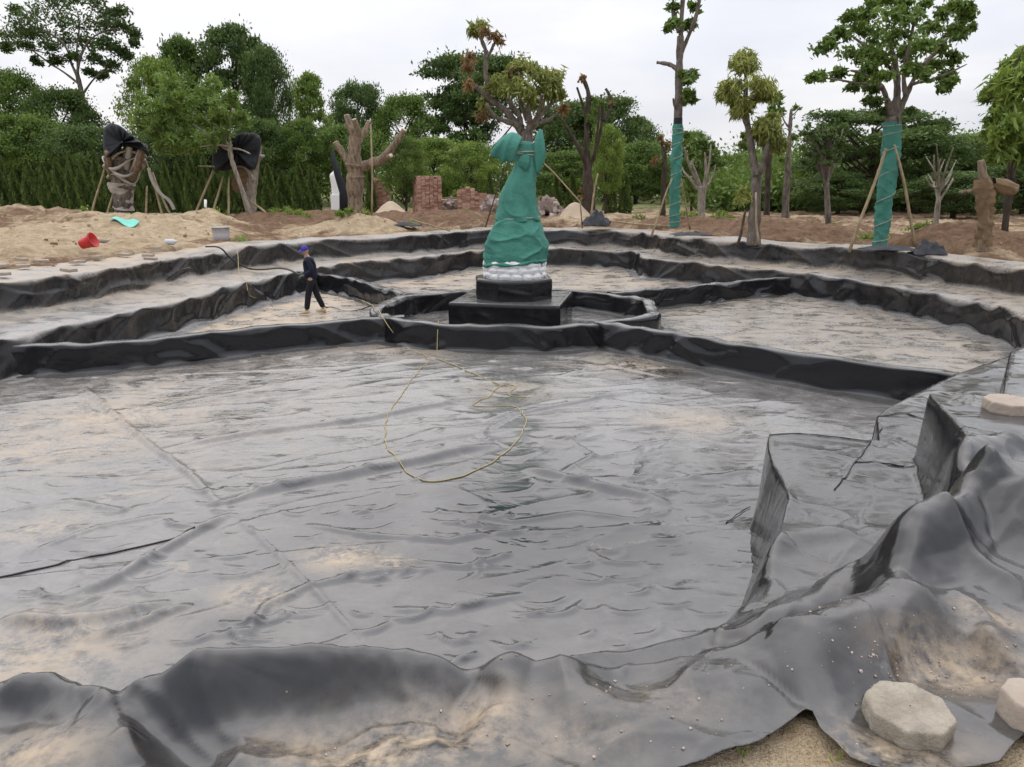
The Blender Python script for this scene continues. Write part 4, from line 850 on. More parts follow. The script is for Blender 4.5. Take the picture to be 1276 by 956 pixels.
for px, py, rp in [(1030, 60, 12), (1022, 95, 8), (1045, 95, 11), (1060, 70, 14), (1048, 45, 11), (1070, 40, 14), (1072, 20, 13), (1090, 8, 14), (1110, 22, 17), (1090, 50, 17), (1118, 48, 16), (1135, 25, 15), (1150, 8, 13), (1160, 35, 16), (1178, 20, 14), (1190, 42, 14), (1203, 22, 10), (1205, 8, 8), (1175, 60, 14), (1150, 60, 15), (1125, 70, 14), (1098, 75, 14), (1078, 85, 12), (1100, 98, 10), (1165, 82, 13), (1180, 98, 11), (1150, 95, 10), (1172, 112, 8), (1190, 75, 10), (1135, 85, 10), (1085, 110, 10), (1080, 65, 12), (1012, 97, 6), (1130, 5, 12), (1110, 0, 12), (1070, 100, 9), (1062, 108, 7), (1188, 8, 10), (1210, 35, 6), (1182, 105, 8), (1058, 22, 9)]:
    BB.append((px, py, rp * .82, r.uniform(.25, .65)))
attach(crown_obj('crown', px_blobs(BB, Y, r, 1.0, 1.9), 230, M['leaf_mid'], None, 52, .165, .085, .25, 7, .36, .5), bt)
attach(crown_obj('lower_leaves', px_blobs([(1090, 130, 8, .4), (1085, 125, 7, .5), (1135, 140, 4, .5), (1100, 140, 5, .5)], Y, r, .9, .5), 90, M['leaf_dark'], None, 53, .24, .12, .3), bt)
stake('support_stake', gp(1063, Y - .5, -.1), zat(1104, 185, Y - .3), 'long pale stake leaning from the left against the thick wrapped trunk', .045)
stake('support_stake', gp(1146, Y - .2, -.1), zat(1114, 180, Y - .2), 'long pale stake leaning from the right against the thick wrapped trunk', .045)
stake('support_stake', gp(812, 28.4, -.1), zat(838, 222, 28.8), 'thin stake leaning from the left against the thin wrapped trunk', .035)
stake('support_stake', gp(862, 29.6, -.1), zat(848, 222, 29.2), 'thin dark stake leaning from the right against the thin wrapped trunk', .03)

# right edge tree, burlap stump, dead trees, sparse shrub
r = np.random.default_rng(61); Y = 24
rt = empty('weeping_tree', gp(1262, Y), 0, 'weeping long leaved green tree at the right edge of the photo', 'tree')
mb = MB(); limb(mb, [(1250, 305), (1256, 250), (1262, 200), (1268, 150)], Y, [9, 9, 8, 7], r, 9)
for pts, wd, dy in [([(1264, 190), (1280, 150), (1300, 90)], [6, 5, 3], .3), ([(1266, 170), (1258, 130), (1262, 90), (1275, 60)], [6, 4, 2, 1], -.3), ([(1262, 160), (1245, 130), (1232, 115)], [4, 3, 1], .4)]: limb(mb, pts, Y, wd, r, 7, dy)
attach(mb.build('trunk', M['bark_dark']), rt)
attach(crown_obj('crown', px_blobs([(1272, 68, 9, .6), (1262, 78, 8, .7), (1278, 95, 14, .55), (1256, 95, 9, .65), (1245, 105, 10, .6), (1235, 118, 9, .6), (1262, 115, 13, .5), (1250, 130, 12, .5), (1275, 135, 14, .4), (1240, 145, 10, .5), (1258, 155, 13, .4), (1278, 165, 13, .35), (1236, 168, 9, .45), (1250, 180, 11, .35), (1268, 185, 12, .3), (1285, 110, 14, .5), (1300, 140, 16, .4), (1300, 180, 14, .4), (1242, 195, 8, .4), (1292, 75, 12, .5)], Y, r, 1.0, 1.0), 210, M['leaf_bright'], None, 62, .36, .09, .7, 8, .42, .4), rt)
wrap('black_band', [(1258, 230), (1259, 222)], [13, 13], Y, 'black_net', r, rt, .1)
r = np.random.default_rng(71); Y = 20.3
bs = empty('burlap_stump', gp(1226, Y), 0, 'short trunk wrapped in brown burlap with a broken crown at the right', 'tree')
mb = MB(); limb(mb, [(1224, 314), (1227, 280), (1228, 250), (1226, 225), (1222, 200)], Y, [13, 12, 13, 11, 7], r, 10)
limb(mb, [(1228, 240), (1240, 232), (1258, 236), (1268, 237)], Y, [12, 10, 8, 7], r, 9, -.2); limb(mb, [(1225, 236), (1210, 238), (1195, 240)], Y, [7, 5, 3], r, 8, .3)
attach(mb.build('trunk', M['bark_tan']), bs)
wrap('burlap_wrap', [(1225, 308), (1226, 285), (1227, 262), (1226, 232), (1225, 222)], [15, 14, 15, 19, 14], Y, 'burlap', r, bs, .6, 1)
wrap('burlap_wrap', [(1237, 229), (1250, 232), (1266, 236)], [9, 12, 9], Y - .1, 'burlap', r, bs, .6, 2)
r = np.random.default_rng(81); Y = 25.5
dd_ = empty('dead_tree', gp(1166, Y), 0, 'leafless pale dead tree with bleached twigs before the right bushes', 'tree')
mb = MB(); limb(mb, [(1164, 300), (1167, 270), (1170, 245)], Y, [7, 6, 5], r, 8)
for k in range(16):
    a = (1170 + r.uniform(-2, 2), 250 - r.uniform(0, 25)); b = (1153 + r.uniform(0, 40), 180 + r.uniform(0, 50)); m2 = ((a[0] + b[0]) / 2 + r.uniform(-6, 6), (a[1] + b[1]) / 2 + r.uniform(-3, 6))
    limb(mb, [a, m2, b], Y, [3.5, 2.2, 1.0], r, 5, r.uniform(-.8, .8))
attach(mb.build('trunk', M['bark_pale']), dd_)
r = np.random.default_rng(91); Y = 33
ss_ = empty('sparse_shrub', gp(1030, Y), 0, 'many stemmed sparse shrub with upright twigs left of the thick wrapped trunk', 'tree')
mb = MB(); bl = []
limb(mb, [(1033, 288), (1031, 255), (1030, 228)], Y, [9, 7, 6], r, 8)
for k in range(13):
    e2 = (1000 + k * 4.3 + r.uniform(-2, 2), 152 + abs(k - 6) * 2.5 + r.uniform(-8, 14)); limb(mb, [(1030, 240 - r.uniform(0, 18)), ((1030 + e2[0]) / 2 + r.uniform(-2, 2), 200), e2], Y, [3.2, 2.4, 1.2], r, 5, r.uniform(-1, 1))
    for q in range(4): bl.append((e2[0] + r.uniform(-4, 4), e2[1] + q * 12 + r.uniform(-4, 4), 4, r.uniform(.2, .5)))
attach(mb.build('trunk', M['bark']), ss_); attach(crown_obj('crown', px_blobs(bl, Y, r, 1.0, .9), 26, M['leaf_dark'], None, 92, .22, .10, .1), ss_)
r = np.random.default_rng(95); Y = 36
tb_ = empty('bare_trunk', gp(982, Y), 0, 'thin bare grey trunk with torn bark between drooping tree and sparse shrub', 'tree')
mb = MB(); limb(mb, [(978, 282), (980, 235), (983, 190), (985, 150), (986, 136)], Y, [10, 8, 6, 4, 3], r, 8); limb(mb, [(984, 160), (976, 150), (974, 138)], Y, [3, 2, 1], r, 5, .3); limb(mb, [(985, 145), (992, 140), (997, 133)], Y, [2, 1.5, 1], r, 5); limb(mb, [(982, 210), (990, 222), (993, 234)], Y, [2, 1.5, 1], r, 5, -.3)
attach(mb.build('trunk', M['bark']), tb_); attach(crown_obj('crown', px_blobs([(994, 134, 4, .6), (990, 170, 5, .6), (972, 200, 4, .5), (988, 173, 4, .5)], Y, r, 1.0, .3), 50, M['leaf_mid'], None, 96, .22, .09, .5), tb_)
r = np.random.default_rng(97); Y = 37
dk = empty('dark_trunk_tree', gp(957, Y), 0, 'dark trunk with thin crown just right of the drooping tree', 'tree')
mb = MB(); limb(mb, [(955, 276), (956, 240), (958, 200), (962, 165), (965, 140)], Y, [8, 8, 7, 5, 3], r, 8); attach(mb.build('trunk', M['bark_dark']), dk)
attach(crown_obj('crown', px_blobs([(965, 130, 8, .6), (972, 140, 6, .5), (960, 140, 6, .5), (968, 122, 6, .6), (930, 170, 7, .4), (926, 182, 6, .4)], Y, r, 1.0, .5), 80, M['leaf_mid'], None, 98, .28, .12, .4), dk)
r = np.random.default_rng(101); Y = 37
dg = empty('dead_tree', gp(733, Y), 0, 'dead tree with broken upright branches and a scrap of green netting right of the statue', 'tree')
mb = MB()
for pts, wd, dy in [([(731, 270), (732, 225), (731, 190), (731, 150), (735, 120), (728, 100), (724, 95)], [14, 11, 7, 6, 5, 4], 0), ([(732, 150), (726, 130), (719, 109)], [4, 3, 2.5], .3), ([(737, 262), (736, 220), (725, 190), (710, 165), (700, 148)], [9, 7, 5, 4, 3], -.4), ([(733, 215), (745, 180), (752, 145), (750, 130), (749, 118)], [5, 4, 3.5, 3], .4), ([(752, 150), (762, 135), (762, 122), (755, 111)], [4, 4, 3.5], .6), ([(740, 200), (745, 160), (748, 130)], [4, 3, 2], -.5)]: limb(mb, pts, Y, wd, r, 8, dy)
attach(mb.build('trunk', M['bark_dark']), dg)
attach(crown_obj('dry_leaves', px_blobs([(727, 95, 3, .6), (724, 99, 3, .6), (726, 238, 5, .6), (724, 246, 5, .5), (762, 128, 3, .4), (705, 140, 3, .5)], Y, r, 1.0, .2), 40, M['leaf_dry'], None, 102, .2, .08, .5), dg)
attach(crown_obj('crown', px_blobs([(739, 125, 6, .4), (752, 130, 5, .4), (735, 150, 5, .4), (742, 140, 5, .4)], Y, r, 1.0, .5), 45, M['leaf_mid'], None, 103, .25, .1, .3), dg)
stake('support_stake', gp(736, 36, -.1), zat(745, 216, 36.4), 'pale stake leaning on the dead tree with green scrap', .05)
r = np.random.default_rng(105); Y = 36
rd = empty('red_leaved_tree', gp(826, Y), 0, 'small twisted dark trunk with reddish dry leaves left of the thin wrapped trunk', 'tree')
mb = MB(); limb(mb, [(826, 270), (826, 235), (829, 205), (828, 190), (832, 180)], Y, [7, 6, 6, 4, 3], r, 8); limb(mb, [(828, 195), (825, 182), (824, 172)], Y, [4, 3, 2], r, 6, .2); attach(mb.build('trunk', M['bark_dark']), rd)
attach(crown_obj('dry_leaves', px_blobs([(823, 172, 3, .3), (826, 178, 3, .3), (832, 180, 4, .2), (818, 200, 5, .3), (814, 204, 4, .3)], Y, r, 1.0, .2), 45, M['leaf_dry'], None, 106, .2, .08, .4), rd)
r = np.random.default_rng(109); Y = 34
pd = empty('pruned_tree', gp(874, Y), 0, 'pruned tree with pale curling dry limbs right of the thin wrapped trunk', 'tree')
mb = MB(); limb(mb, [(874, 272), (874, 250), (875, 232)], Y, [9, 9, 12], r, 10)
for pts in [[(872, 238), (862, 225), (852, 215), (850, 208)], [(874, 236), (868, 218), (862, 200)], [(876, 236), (880, 215), (878, 190)], [(878, 236), (888, 222), (892, 205)], [(872, 232), (858, 205), (853, 185)], [(876, 236), (884, 205), (886, 180)]]: limb(mb, pts, Y, [5, 3.5, 2.5, 1.2], r, 6, r.uniform(-.6, .6))
attach(mb.build('trunk', M['bark_pale']), pd)
attach(crown_obj('crown', px_blobs([(860, 182, 8, .4), (870, 178, 9, .45), (882, 180, 8, .4), (892, 192, 9, .4), (896, 205, 7, .4), (878, 192, 9, .35), (862, 195, 8, .35), (886, 208, 8, .3), (854, 168, 5, .5)], Y + .6, r, 1.0, .5), 110, M['leaf_mid'], None, 110, .22, .10, .2), pd)

# left: two hooded trees and the pale limbed leafy tree
def hood(name, outline, Y, parent, seed, deep=.9, mat='black_net', n=26):
    """cloth thrown over something: traced front outline, bulging towards and away from the camera"""
    P = chaikin(np.array(outline, float), 2, True); Q, _ = resample(P, 1.6, True); c = np.array([Q[:, 0].mean(), Q[:, 1].mean()])
    V, F = [], []; m = len(Q)
    ring_s = [(-1.0, .02), (-1.0, .5), (-.98, .86), (-.8, .97), (-.4, 1.0), (0, 1.0), (.4, 1.0), (.8, .97), (.98, .86), (1.0, .5), (1.0, .02)]
    for a, k in ring_s:
        for (px, py) in Q:
            ppx, ppy = c + (np.array([px, py]) - c) * max(k, .02)
            f = .30 * float(fbm(np.array([px * .16 + seed]), np.array([py * .02 + a]), 5)[0]) + .10 * math.sin(px * .55 + seed)
            V.append(zat(ppx, ppy, Y + deep * (a + f)))
    V = np.array(V); F = grid_faces(len(ring_s), m); F = np.concatenate([F, np.array([[i * m + m - 1, (i + 1) * m + m - 1, (i + 1) * m, i * m] for i in range(len(ring_s) - 1)])])
    o = link(name, mesh_np(name, V, F), M[mat]); return attach(o, parent)
r = np.random.default_rng(121); Y = 36
h1 = empty('hooded_tree', gp(152, Y), 0, 'stump wrapped in whitish plastic strips under a black netting hood at the left', 'tree')
mb = MB(); limb(mb, [(153, 272), (153, 245), (152, 225), (154, 195)], Y, [20, 20, 26, 40], r, 12)
for k in range(5): limb(mb, [(150, 225), (140 + k * 8, 205), (136 + k * 11, 182 + r.uniform(-5, 5))], Y, [10, 9, 7], r, 8, r.uniform(-.8, .8))
attach(mb.build('trunk', M['bark']), h1)
wrap('plastic_wrap', [(154, 262), (153, 245), (152, 228)], [20, 21, 28], Y, 'plastic_wrap', r, h1, .25)
for k in range(9):
    lb = MB(); q = k / 8; limb(lb, [(147 + q * 10, 232), (137 + q * 34 + r.uniform(-2, 2), 212), (135 + q * 42 + r.uniform(-3, 3), 184 + r.uniform(-6, 8))], Y, [6, r.uniform(6, 9), r.uniform(4, 7)], r, 9, r.uniform(-1.0, .8)); attach(lb.build('wrapped_stub', M['plastic_wrap'] if k % 2 else M['bark_tan']), h1)
for k, (py_, wpx_) in enumerate([(222, 34), (212, 44), (203, 48), (194, 46)]):
    a = np.linspace(0, 6.283, 40); c_ = zat(154 + k, py_, Y); rx_ = wpx_ / FPX * Y * .5
    pp_ = np.stack([c_[0] + rx_ * np.cos(a), c_[1] + rx_ * .8 * np.sin(a), c_[2] + .18 * np.sin(a * 2 + k) + .10 * np.sin(a * 3 + k * 2)], -1)
    attach(MB().tube(pp_, .055 + .03 * np.sin(a * 4 + k), 6).build('plastic_band', M['plastic_wrap']), h1)
hood('netting_hood', [(129, 200), (128, 160), (137, 153), (150, 156), (163, 168), (178, 178), (188, 192), (178, 186), (165, 184), (152, 182), (146, 190), (140, 195)], Y, h1, 2, .9)
for (a, b, lab) in [((112, 264), (132, 205), 'pale stake at the left side of the left hooded stump'), ((132, 262), (142, 232), 'short stake just left of the plastic wrapped stump'), ((181, 264), (183, 232), 'short upright stake right of the plastic wrapped stump'), ((204, 264), (183, 205), 'thin dark stake leaning right of the left hooded stump'), ((216, 266), (190, 215), 'stake with a trailing plastic strip right of the left hooded stump')]:
    stake('support_stake', gp(a[0], 35.2, -.1), zat(b[0], b[1], Y), lab, .05)
stp = chaikin(np.array([zat(a, b, 35.3) for a, b in [(183, 210), (188, 228), (198, 243), (209, 250), (215, 262)]]), 2)
sv = np.concatenate([stp, stp + np.array([.13, .05, .05])]); q = len(stp)
so_ = link('plastic_strip', mesh_np('plastic_strip', sv, np.array([[i, i + 1, q + i + 1, q + i] for i in range(q - 1)])), M['plastic_wrap']); so_.modifiers.new('t', 'SOLIDIFY').thickness = .02
attach(so_, h1)
r = np.random.default_rng(131); Y = 35
h2 = empty('hooded_tree', gp(312, Y), 0, 'leaning trunk under a square black netting hood behind the clear bucket', 'tree')
mb = MB(); limb(mb, [(314, 272), (312, 250), (310, 225), (314, 190)], Y, [12, 12, 20, 26], r, 10); limb(mb, [(318, 235), (321, 205), (325, 182)], Y, [5, 4, 3], r, 8); limb(mb, [(316, 226), (311, 215), (304, 207), (282, 208), (247, 207)], Y - .6, [6, 5, 3, 2, 1.5], r, 7)
attach(mb.build('trunk', M['bark_pale']), h2)
wrap('burlap_wrap', [(306, 240), (303, 225), (304, 205)], [18, 24, 22], Y, 'burlap', r, h2, .4)
hood('netting_hood', [(265, 210), (264, 185), (272, 172), (293, 168), (300, 165), (322, 166), (326, 175), (323, 195), (318, 214), (308, 208), (296, 204), (288, 212), (276, 214)], Y, h2, 7, .9)
for (a, b, lab) in [((239, 266), (266, 213), 'pale stake leaning from the left towards the square netting hood'), ((264, 264), (278, 220), 'dark stake under the square netting hood'), ((284, 264), (286, 220), 'stake wrapped in plastic under the square netting hood'), ((334, 286), (310, 250), 'short thick prop at the foot of the square hooded trunk'), ((309, 286), (290, 195), 'reddish stake leaning across the front of the square hooded trunk')]:
    stake('support_stake', gp(a[0], 33.5, -.1), zat(b[0], b[1], Y - .6), lab, .05)
r = np.random.default_rng(141); Y = 33.5
lf = empty('leafy_tree', gp(312, Y), 0, 'leafy grey green tree with pale spreading limbs in front of the square hood', 'tree')
mb = MB()
for pts, wd, dy in [([(320, 284), (308, 255), (296, 220), (287, 195), (287, 180)], [6, 6, 5, 6, 5], 0), ([(287, 188), (270, 178), (255, 165), (240, 155)], [4, 3.5, 3, 2], .5), ([(287, 185), (275, 165), (262, 145)], [4, 3, 2], -.5), ([(287, 182), (285, 160), (290, 135)], [4, 3, 2], .2), ([(288, 185), (300, 186), (312, 192)], [3, 2.5, 1.5], -.3), ([(287, 183), (272, 180), (250, 183)], [3, 2, 1], -.8), ([(268, 172), (266, 155), (268, 140)], [2.5, 2, 1], .8)]: limb(mb, pts, Y, wd, r, 7, dy)
attach(mb.build('trunk', M['bark_pale']), lf)
BB = []
for k in range(64):
    a, b = r.uniform(0, 6.283), math.sqrt(r.random()); BB.append((236 + 66 * b * math.cos(a), 136 + 50 * b * math.sin(a) + 8, r.uniform(7, 12), r.uniform(.3, .7)))
attach(crown_obj('crown', px_blobs(BB, Y, r, 1.0, 1.8), 120, M['leaf_mid'], None, 142, .27, .085, .2, 7, .4, .4), lf)
# ------------------------------------------------------------------ pedestal and wrapped statue
PX, PY = 0.03, 17.75
def wrapped_prism(name, outline, z0, z1, mat, parent, rz=0, seed=0, bulge=.03, lip=.05):
    """liner-wrapped block: outline in plan (local), walls with sagging folds, top face"""
    Q, s = resample(np.array(outline, float), .05, True); n = len(Q); zs = np.r_[np.linspace(z0, z1 - lip, 14), z1 - lip * .4, z1 - lip * .1]
    V = []
    for i, z in enumerate(zs):
        k = (z - z0) / (z1 - z0)
        f = bulge * (ridge(s * 1.1 + k * .8, k * .8 + s * 0 + seed, 12) ** 3 - .3) * math.sin(min(1, k * 1.3) * math.pi) - (0 if i < 14 else [0, .012, .035][i - 13])
        nn_ = Q / np.linalg.norm(Q, axis=1, keepdims=True)
        V.append(np.concatenate([Q + nn_ * f[:, None], np.full((n, 1), z)], 1))
    for sc_, dz in ((.93, .0), (.8, -.008), (.6, .004), (.3, -.004), (.02, 0)):
        V.append(np.concatenate([Q * sc_, (z1 + dz + .008 * fbm(Q[:, :1] * sc_ * 2, Q[:, 1:] * sc_ * 2, 3))], 1))
    m = len(V); F = grid_faces(m, n); F = np.concatenate([F, np.array([[i * n + n - 1, (i + 1) * n + n - 1, (i + 1) * n, i * n] for i in range(m - 1)])])
    o = link(name, mesh_np(name, np.concatenate(V), F), mat, parent); o.rotation_euler.z = rz; return o
pe = empty('pedestal', (PX, PY, 0), 0, 'square black pedestal with an eight sided drum, both wrapped in liner', 'pedestal')
wrapped_prism('square_base', [(-1.24, -1.15), (1.24, -1.15), (1.24, 1.15), (-1.24, 1.15)], -.02, .70, M['clean'], pe, R(-11), 1)
wrapped_prism('drum', [(.93 * math.cos(R(22.5 + 45 * k)), .93 * math.sin(R(22.5 + 45 * k))) for k in range(8)], .68, 1.16, M['clean'], pe, R(4), 2, .02)

st = empty('wrapped_statue', (PX + .03, PY, 1.16), 0, 'statue wrapped in tied green netting on a white carved base', 'statue')
def loft(name, secs, mat, parent, nseg=72, nz=70, fold=.03, seed=0, tuck=None, wrinkle=.012):
    """secs: rows (z, centre x, centre y, half x, half y)"""
    S = np.array(secs, float); t = np.linspace(0, 1, nz); zz = np.interp(t, np.linspace(0, 1, len(S)), S[:, 0])
    par = [np.interp(zz, S[:, 0], S[:, k]) for k in range(1, 5)]
    k5 = np.ones(5) / 5
    par = [np.convolve(np.pad(p, 2, 'edge'), k5, 'valid') for p in par]
    a = np.linspace(0, 2 * math.pi, nseg, endpoint=False); A, Zz = np.meshgrid(a, zz); cx, cy, hx, hy = [p[:, None] for p in par]
    ca, sa = np.cos(A), np.sin(A); sq = lambda v: np.sign(v) * np.abs(v) ** .8
    f = 1 + fold * np.sin(A * 7 + 2.2 * np.sin(Zz * 1.6 + seed)) * (.5 + .5 * np.sin(A * 2 + seed)) + wrinkle * 2 * fbm(A * 1.3 + Zz * 2.0, Zz * 4 + seed, 4, 3) + wrinkle * 3 * (ridge(A * .8 + Zz * 1.4 + seed, Zz * 2.0 - A * .5, 8) ** 4)
    X = cx + hx * sq(ca) * f; Yy = cy + hy * sq(sa) * f; Zo = Zz + .03 * np.sin(A * 3 + seed) * np.exp(-((Zz - zz[0]) / .12) ** 2)
    V = np.stack([X, Yy, Zo], -1).reshape(-1, 3); F = grid_faces(nz, nseg); F = np.concatenate([F, np.array([[i * nseg + nseg - 1, (i + 1) * nseg + nseg - 1, (i + 1) * nseg, i * nseg] for i in range(nz - 1)])])
    n = len(V); V = np.concatenate([V, [[par[0][-1], par[1][-1], zz[-1] + .02]]]); top = [[(nz - 1) * nseg + i, (nz - 1) * nseg + (i + 1) % nseg, n, n] for i in range(nseg)]
    me = bpy.data.meshes.new(name); me.from_pydata(V.tolist(), [], [tuple(q) for q in F.tolist()] + [tuple(q[:3]) for q in top]); me.update()
    return link(name, me, mat, parent)
# white carved base: overlapping scale-like petals over a drum
r = np.random.default_rng(5); mb = MB()
mb.tube([(0, 0, -.02), (0, 0, .2), (0, 0, .42)], [.69, .71, .66], 40)
for row in range(3):
    for k in range(17):
        a = (k + .5 * (row % 2)) / 17 * 6.283 + r.normal(0, .04); z = .07 + row * .12 + r.normal(0, .01); q = 8
        c = np.array([math.cos(a), math.sin(a)]); t_ = np.array([-c[1], c[0]])
        V = [(*(c * .735), z)] + [(*(c * (.705) + t_ * math.cos(b) * r.uniform(.11, .17)), z + math.sin(b) * r.uniform(.06, .1)) for b in np.linspace(0, 6.283, q, endpoint=False)]
        mb.add(V, [(0, 1 + i, 1 + (i + 1) % q) for i in range(q)])
mb.build('carved_base', M['white_stone'], st, smooth=False)
def sx(px, py, dy=0.0):    # statue-local point of a photo point
    x, y, z = zat(px, py, PY + dy); return (x - st.location.x, y - st.location.y, z - st.location.z)
def secs_px(rows):
    out = []
    for py, l, r_, dep in rows:
        a_ = sx(l, py); b_ = sx(r_, py); out.append((a_[2], (a_[0] + b_[0]) / 2, 0, (b_[0] - a_[0]) / 2 * .93, dep * .93))
    return out
loft('lower_wrap', secs_px([(326, 603, 682, .70), (318, 602, 683, .72), (310, 603, 683, .70), (300, 605, 682, .66), (288, 609, 679, .60), (278, 615, 674, .50), (271, 620, 671, .42), (267, 624, 669, .38)]), M['green'], st, 130, 90, .045, 1, None, .028)
loft('upper_wrap', secs_px([(278, 624, 669, .36), (275, 615, 675, .47), (266, 616, 673, .46), (250, 620, 670, .40), (238, 623, 669, .36), (225, 631, 669, .31), (213, 638, 669, .27), (203, 641, 668, .24), (190, 641, 667, .22), (180, 642, 666, .20), (177, 644, 664, .15)]), M['green'], st, 120, 110, .10, 4, None, .026)
def cloth_patch(name, pts3, mat, parent, thick=.02, sub=2):
    """cloth from a coarse grid of points (rows x cols), smoothed, with thickness"""
    G = np.array(pts3, float); nr, nc = G.shape[:2]
    me = mesh_np(name, G.reshape(-1, 3), grid_faces(nr, nc)); o = link(name, me, mat, parent)
    s_ = o.modifiers.new('s', 'SUBSURF'); s_.levels = s_.render_levels = sub
    d_ = o.modifiers.new('t', 'SOLIDIFY'); d_.thickness = thick; d_.offset = 0; return o
def flap(top, mid, hem, deps, pleat, n=17, rows=9, seed=0):
    """pleated hanging cloth between three photo polylines (top, middle, hem), bulging towards the camera"""
    def rs(L): L = np.array(L, float); t = np.linspace(0, 1, len(L)); u = np.linspace(0, 1, n); return np.stack([np.interp(u, t, L[:, 0]), np.interp(u, t, L[:, 1])], -1)
    T_, Mm, Hm = rs(top), rs(mid), rs(hem); G = []
    for v in np.linspace(0, 1, rows):
        P = T_ * (1 - v) * (1 - 2 * v) + 4 * v * (1 - v) * Mm + Hm * v * (2 * v - 1); dep = deps[0] * (1 - v) * (1 - 2 * v) + 4 * v * (1 - v) * deps[1] + deps[2] * v * (2 * v - 1)
        G.append([sx(P[k][0], P[k][1], dep + pleat * (.3 + .7 * v) * (.6 * math.sin(k * 1.1 + seed + 1.3 * v + .9 * math.sin(k * .7)) + .7 * float(fbm(np.array([k * .55 + seed]), np.array([v * 1.6]), 6)[0])) + .05 * abs(k / n - .5)) for k in range(n)])
    return G
cloth_patch('shawl', flap([(626, 172), (630, 168), (638, 165), (645, 167), (651, 172)], [(618, 180), (624, 179), (631, 178), (639, 179), (646, 181)], [(611, 190), (614, 197), (621, 197), (626, 203), (632, 200), (637, 204), (642, 197)], (-.15, -.40, -.34), .055, seed=1), M['green'], st, .02, 1)
cloth_patch('shawl', flap([(667, 174), (669, 167), (673, 161), (674, 161), (676, 165)], [(666, 188), (668, 186), (672, 184), (676, 184), (679, 184)], [(668, 214), (670, 218), (673, 214), (675, 206), (679, 200)], (-.1, -.24, -.18), .035, 11, 9, 2), M['green'], st, .02, 1)
loft('cloth_bundle', secs_px([(212, 650, 656, .03), (210, 647, 659, .06), (203, 645, 661, .09), (196, 648, 660, .06), (192, 652, 657, .03)]), M['green'], st, 40, 24, .06, 2).location.y = -.24
mb = MB()
for py_, l_, r_, dp in ((191, 639, 669, .25), (193, 639, 669, .25), (272, 618, 673, .46)):
    a_, b_ = sx(l_, py_), sx(r_, py_); a = np.linspace(0, 6.283, 50)
    MB().tube(np.stack([(a_[0] + b_[0]) / 2 + (b_[0] - a_[0]) / 2 * np.cos(a), dp * np.sin(a), a_[2] + .03 * np.sin(a + py_) ], -1), .012, 5).build('binding_rope', M['rope_grey'], st)
zh = sx(640, 323)[2]; a = np.linspace(-2.9, -.2, 40); tk = MB(); tk.tube(np.stack([.0 + .73 * np.cos(a), .72 * np.sin(a), zh - .05 + .06 * np.cos(a) + .02 * np.sin(5 * a)], -1), .035 + .015 * np.sin(a * 9), 7); tk.build('tucked_hem', M['green'], st)
tag(MB().tube([zat(661, 188, 33.4), zat(690, 215, 32.9), zat(723, 252, 32.4), gp(726, 32.3, -.1)], [.03, .03, .03, .03], 6).build('support_stake', M['bamboo']), 'thin pale pole slanting down right from behind the statue', 'stake')
tag(MB().tube([zat(641, 190, 33.6), zat(624, 222, 33.2), gp(604, 32.6, -.1)], .03, 6).build('support_stake', M['bark_dark']), 'thin dark pole slanting down left from behind the statue', 'stake')

# ------------------------------------------------------------------ the worker
M['navy'] = mat_cloth('navy_jacket', (0.012, 0.014, 0.032), .3); M['trousers'] = mat_cloth('black_trousers', (0.010, 0.010, 0.012), .3)
M['cap'] = mat_cloth('blue_cap', (0.055, 0.045, 0.30), .2); M['skin'] = mat_plain('skin', (0.42, 0.25, 0.17), .6, .08, 30); M['glove'] = mat_cloth('grey_gloves', (0.17, 0.18, 0.17), .25); M['shoe'] = mat_cloth('tan_boots', (0.55, 0.40, 0.22), .2); M['hair'] = mat_plain('hair', (.01, .009, .008), .6)
def skin_obj(name, verts, edges, radii, mat, parent, root=0, sub=2):
    me = bpy.data.meshes.new(name); me.from_pydata(verts, edges, []); me.update()
    o = bpy.data.objects.new(name, me); COL.objects.link(o); o.parent = parent; me.materials.append(mat)
    m = o.modifiers.new('skin', 'SKIN'); m.use_smooth_shade = True
    if not me.skin_vertices: me.skin_vertices.new()
    for i, rd in enumerate(radii):
        sv_ = me.skin_vertices[0].data[i]; sv_.radius = rd if hasattr(rd, '__len__') else (rd, rd); sv_.use_root = (i == root)
    s_ = o.modifiers.new('sub', 'SUBSURF'); s_.levels = s_.render_levels = sub
    return o
# local frame: -x is forward, z up; the worker walks to the left
wx, wy = at(391, 392)
pn = empty('person', (wx, wy, .03), R(12), 'worker in navy jacket, black trousers and blue cap walking with a hose', 'person')
HIP = (0, 0, .86)
legF = [(-.02, -.09, .84), (-.10, -.10, .47), (-.16, -.10, .10)]; legB = [(.02, .09, .84), (.10, .10, .47), (.25, .10, .12)]
body = [HIP, (-.01, 0, 1.05), (-.03, 0, 1.27), (-.05, 0, 1.38), (-.08, 0, 1.45), (-.10, 0, 1.54), (-.11, 0, 1.63),
        *legF, *legB, (-.22, -.10, .05), (.20, .10, .05),
        (-.04, -.17, 1.35), (.04, -.22, 1.10), (-.15, -.14, .99), (-.04, .17, 1.35), (0.02, .22, 1.11), (-.18, .12, 1.02)]
bE = [(0, 1), (1, 2), (2, 3), (3, 4), (4, 5), (5, 6), (0, 7), (7, 8), (8, 9), (0, 10), (10, 11), (11, 12), (9, 13), (12, 14), (3, 15), (15, 16), (16, 17), (3, 18), (18, 19), (19, 20)]
bR = [(.09, .11), (.08, .11), (.09, .12), (.07, .10), .055, (.07, .06), (.07, .06), .07, .05, .035, .07, .05, .035, .03, .03, .045, .035, .03, .045, .035, .03]
skin_obj('body', body, bE, bR, M['skin'], pn)
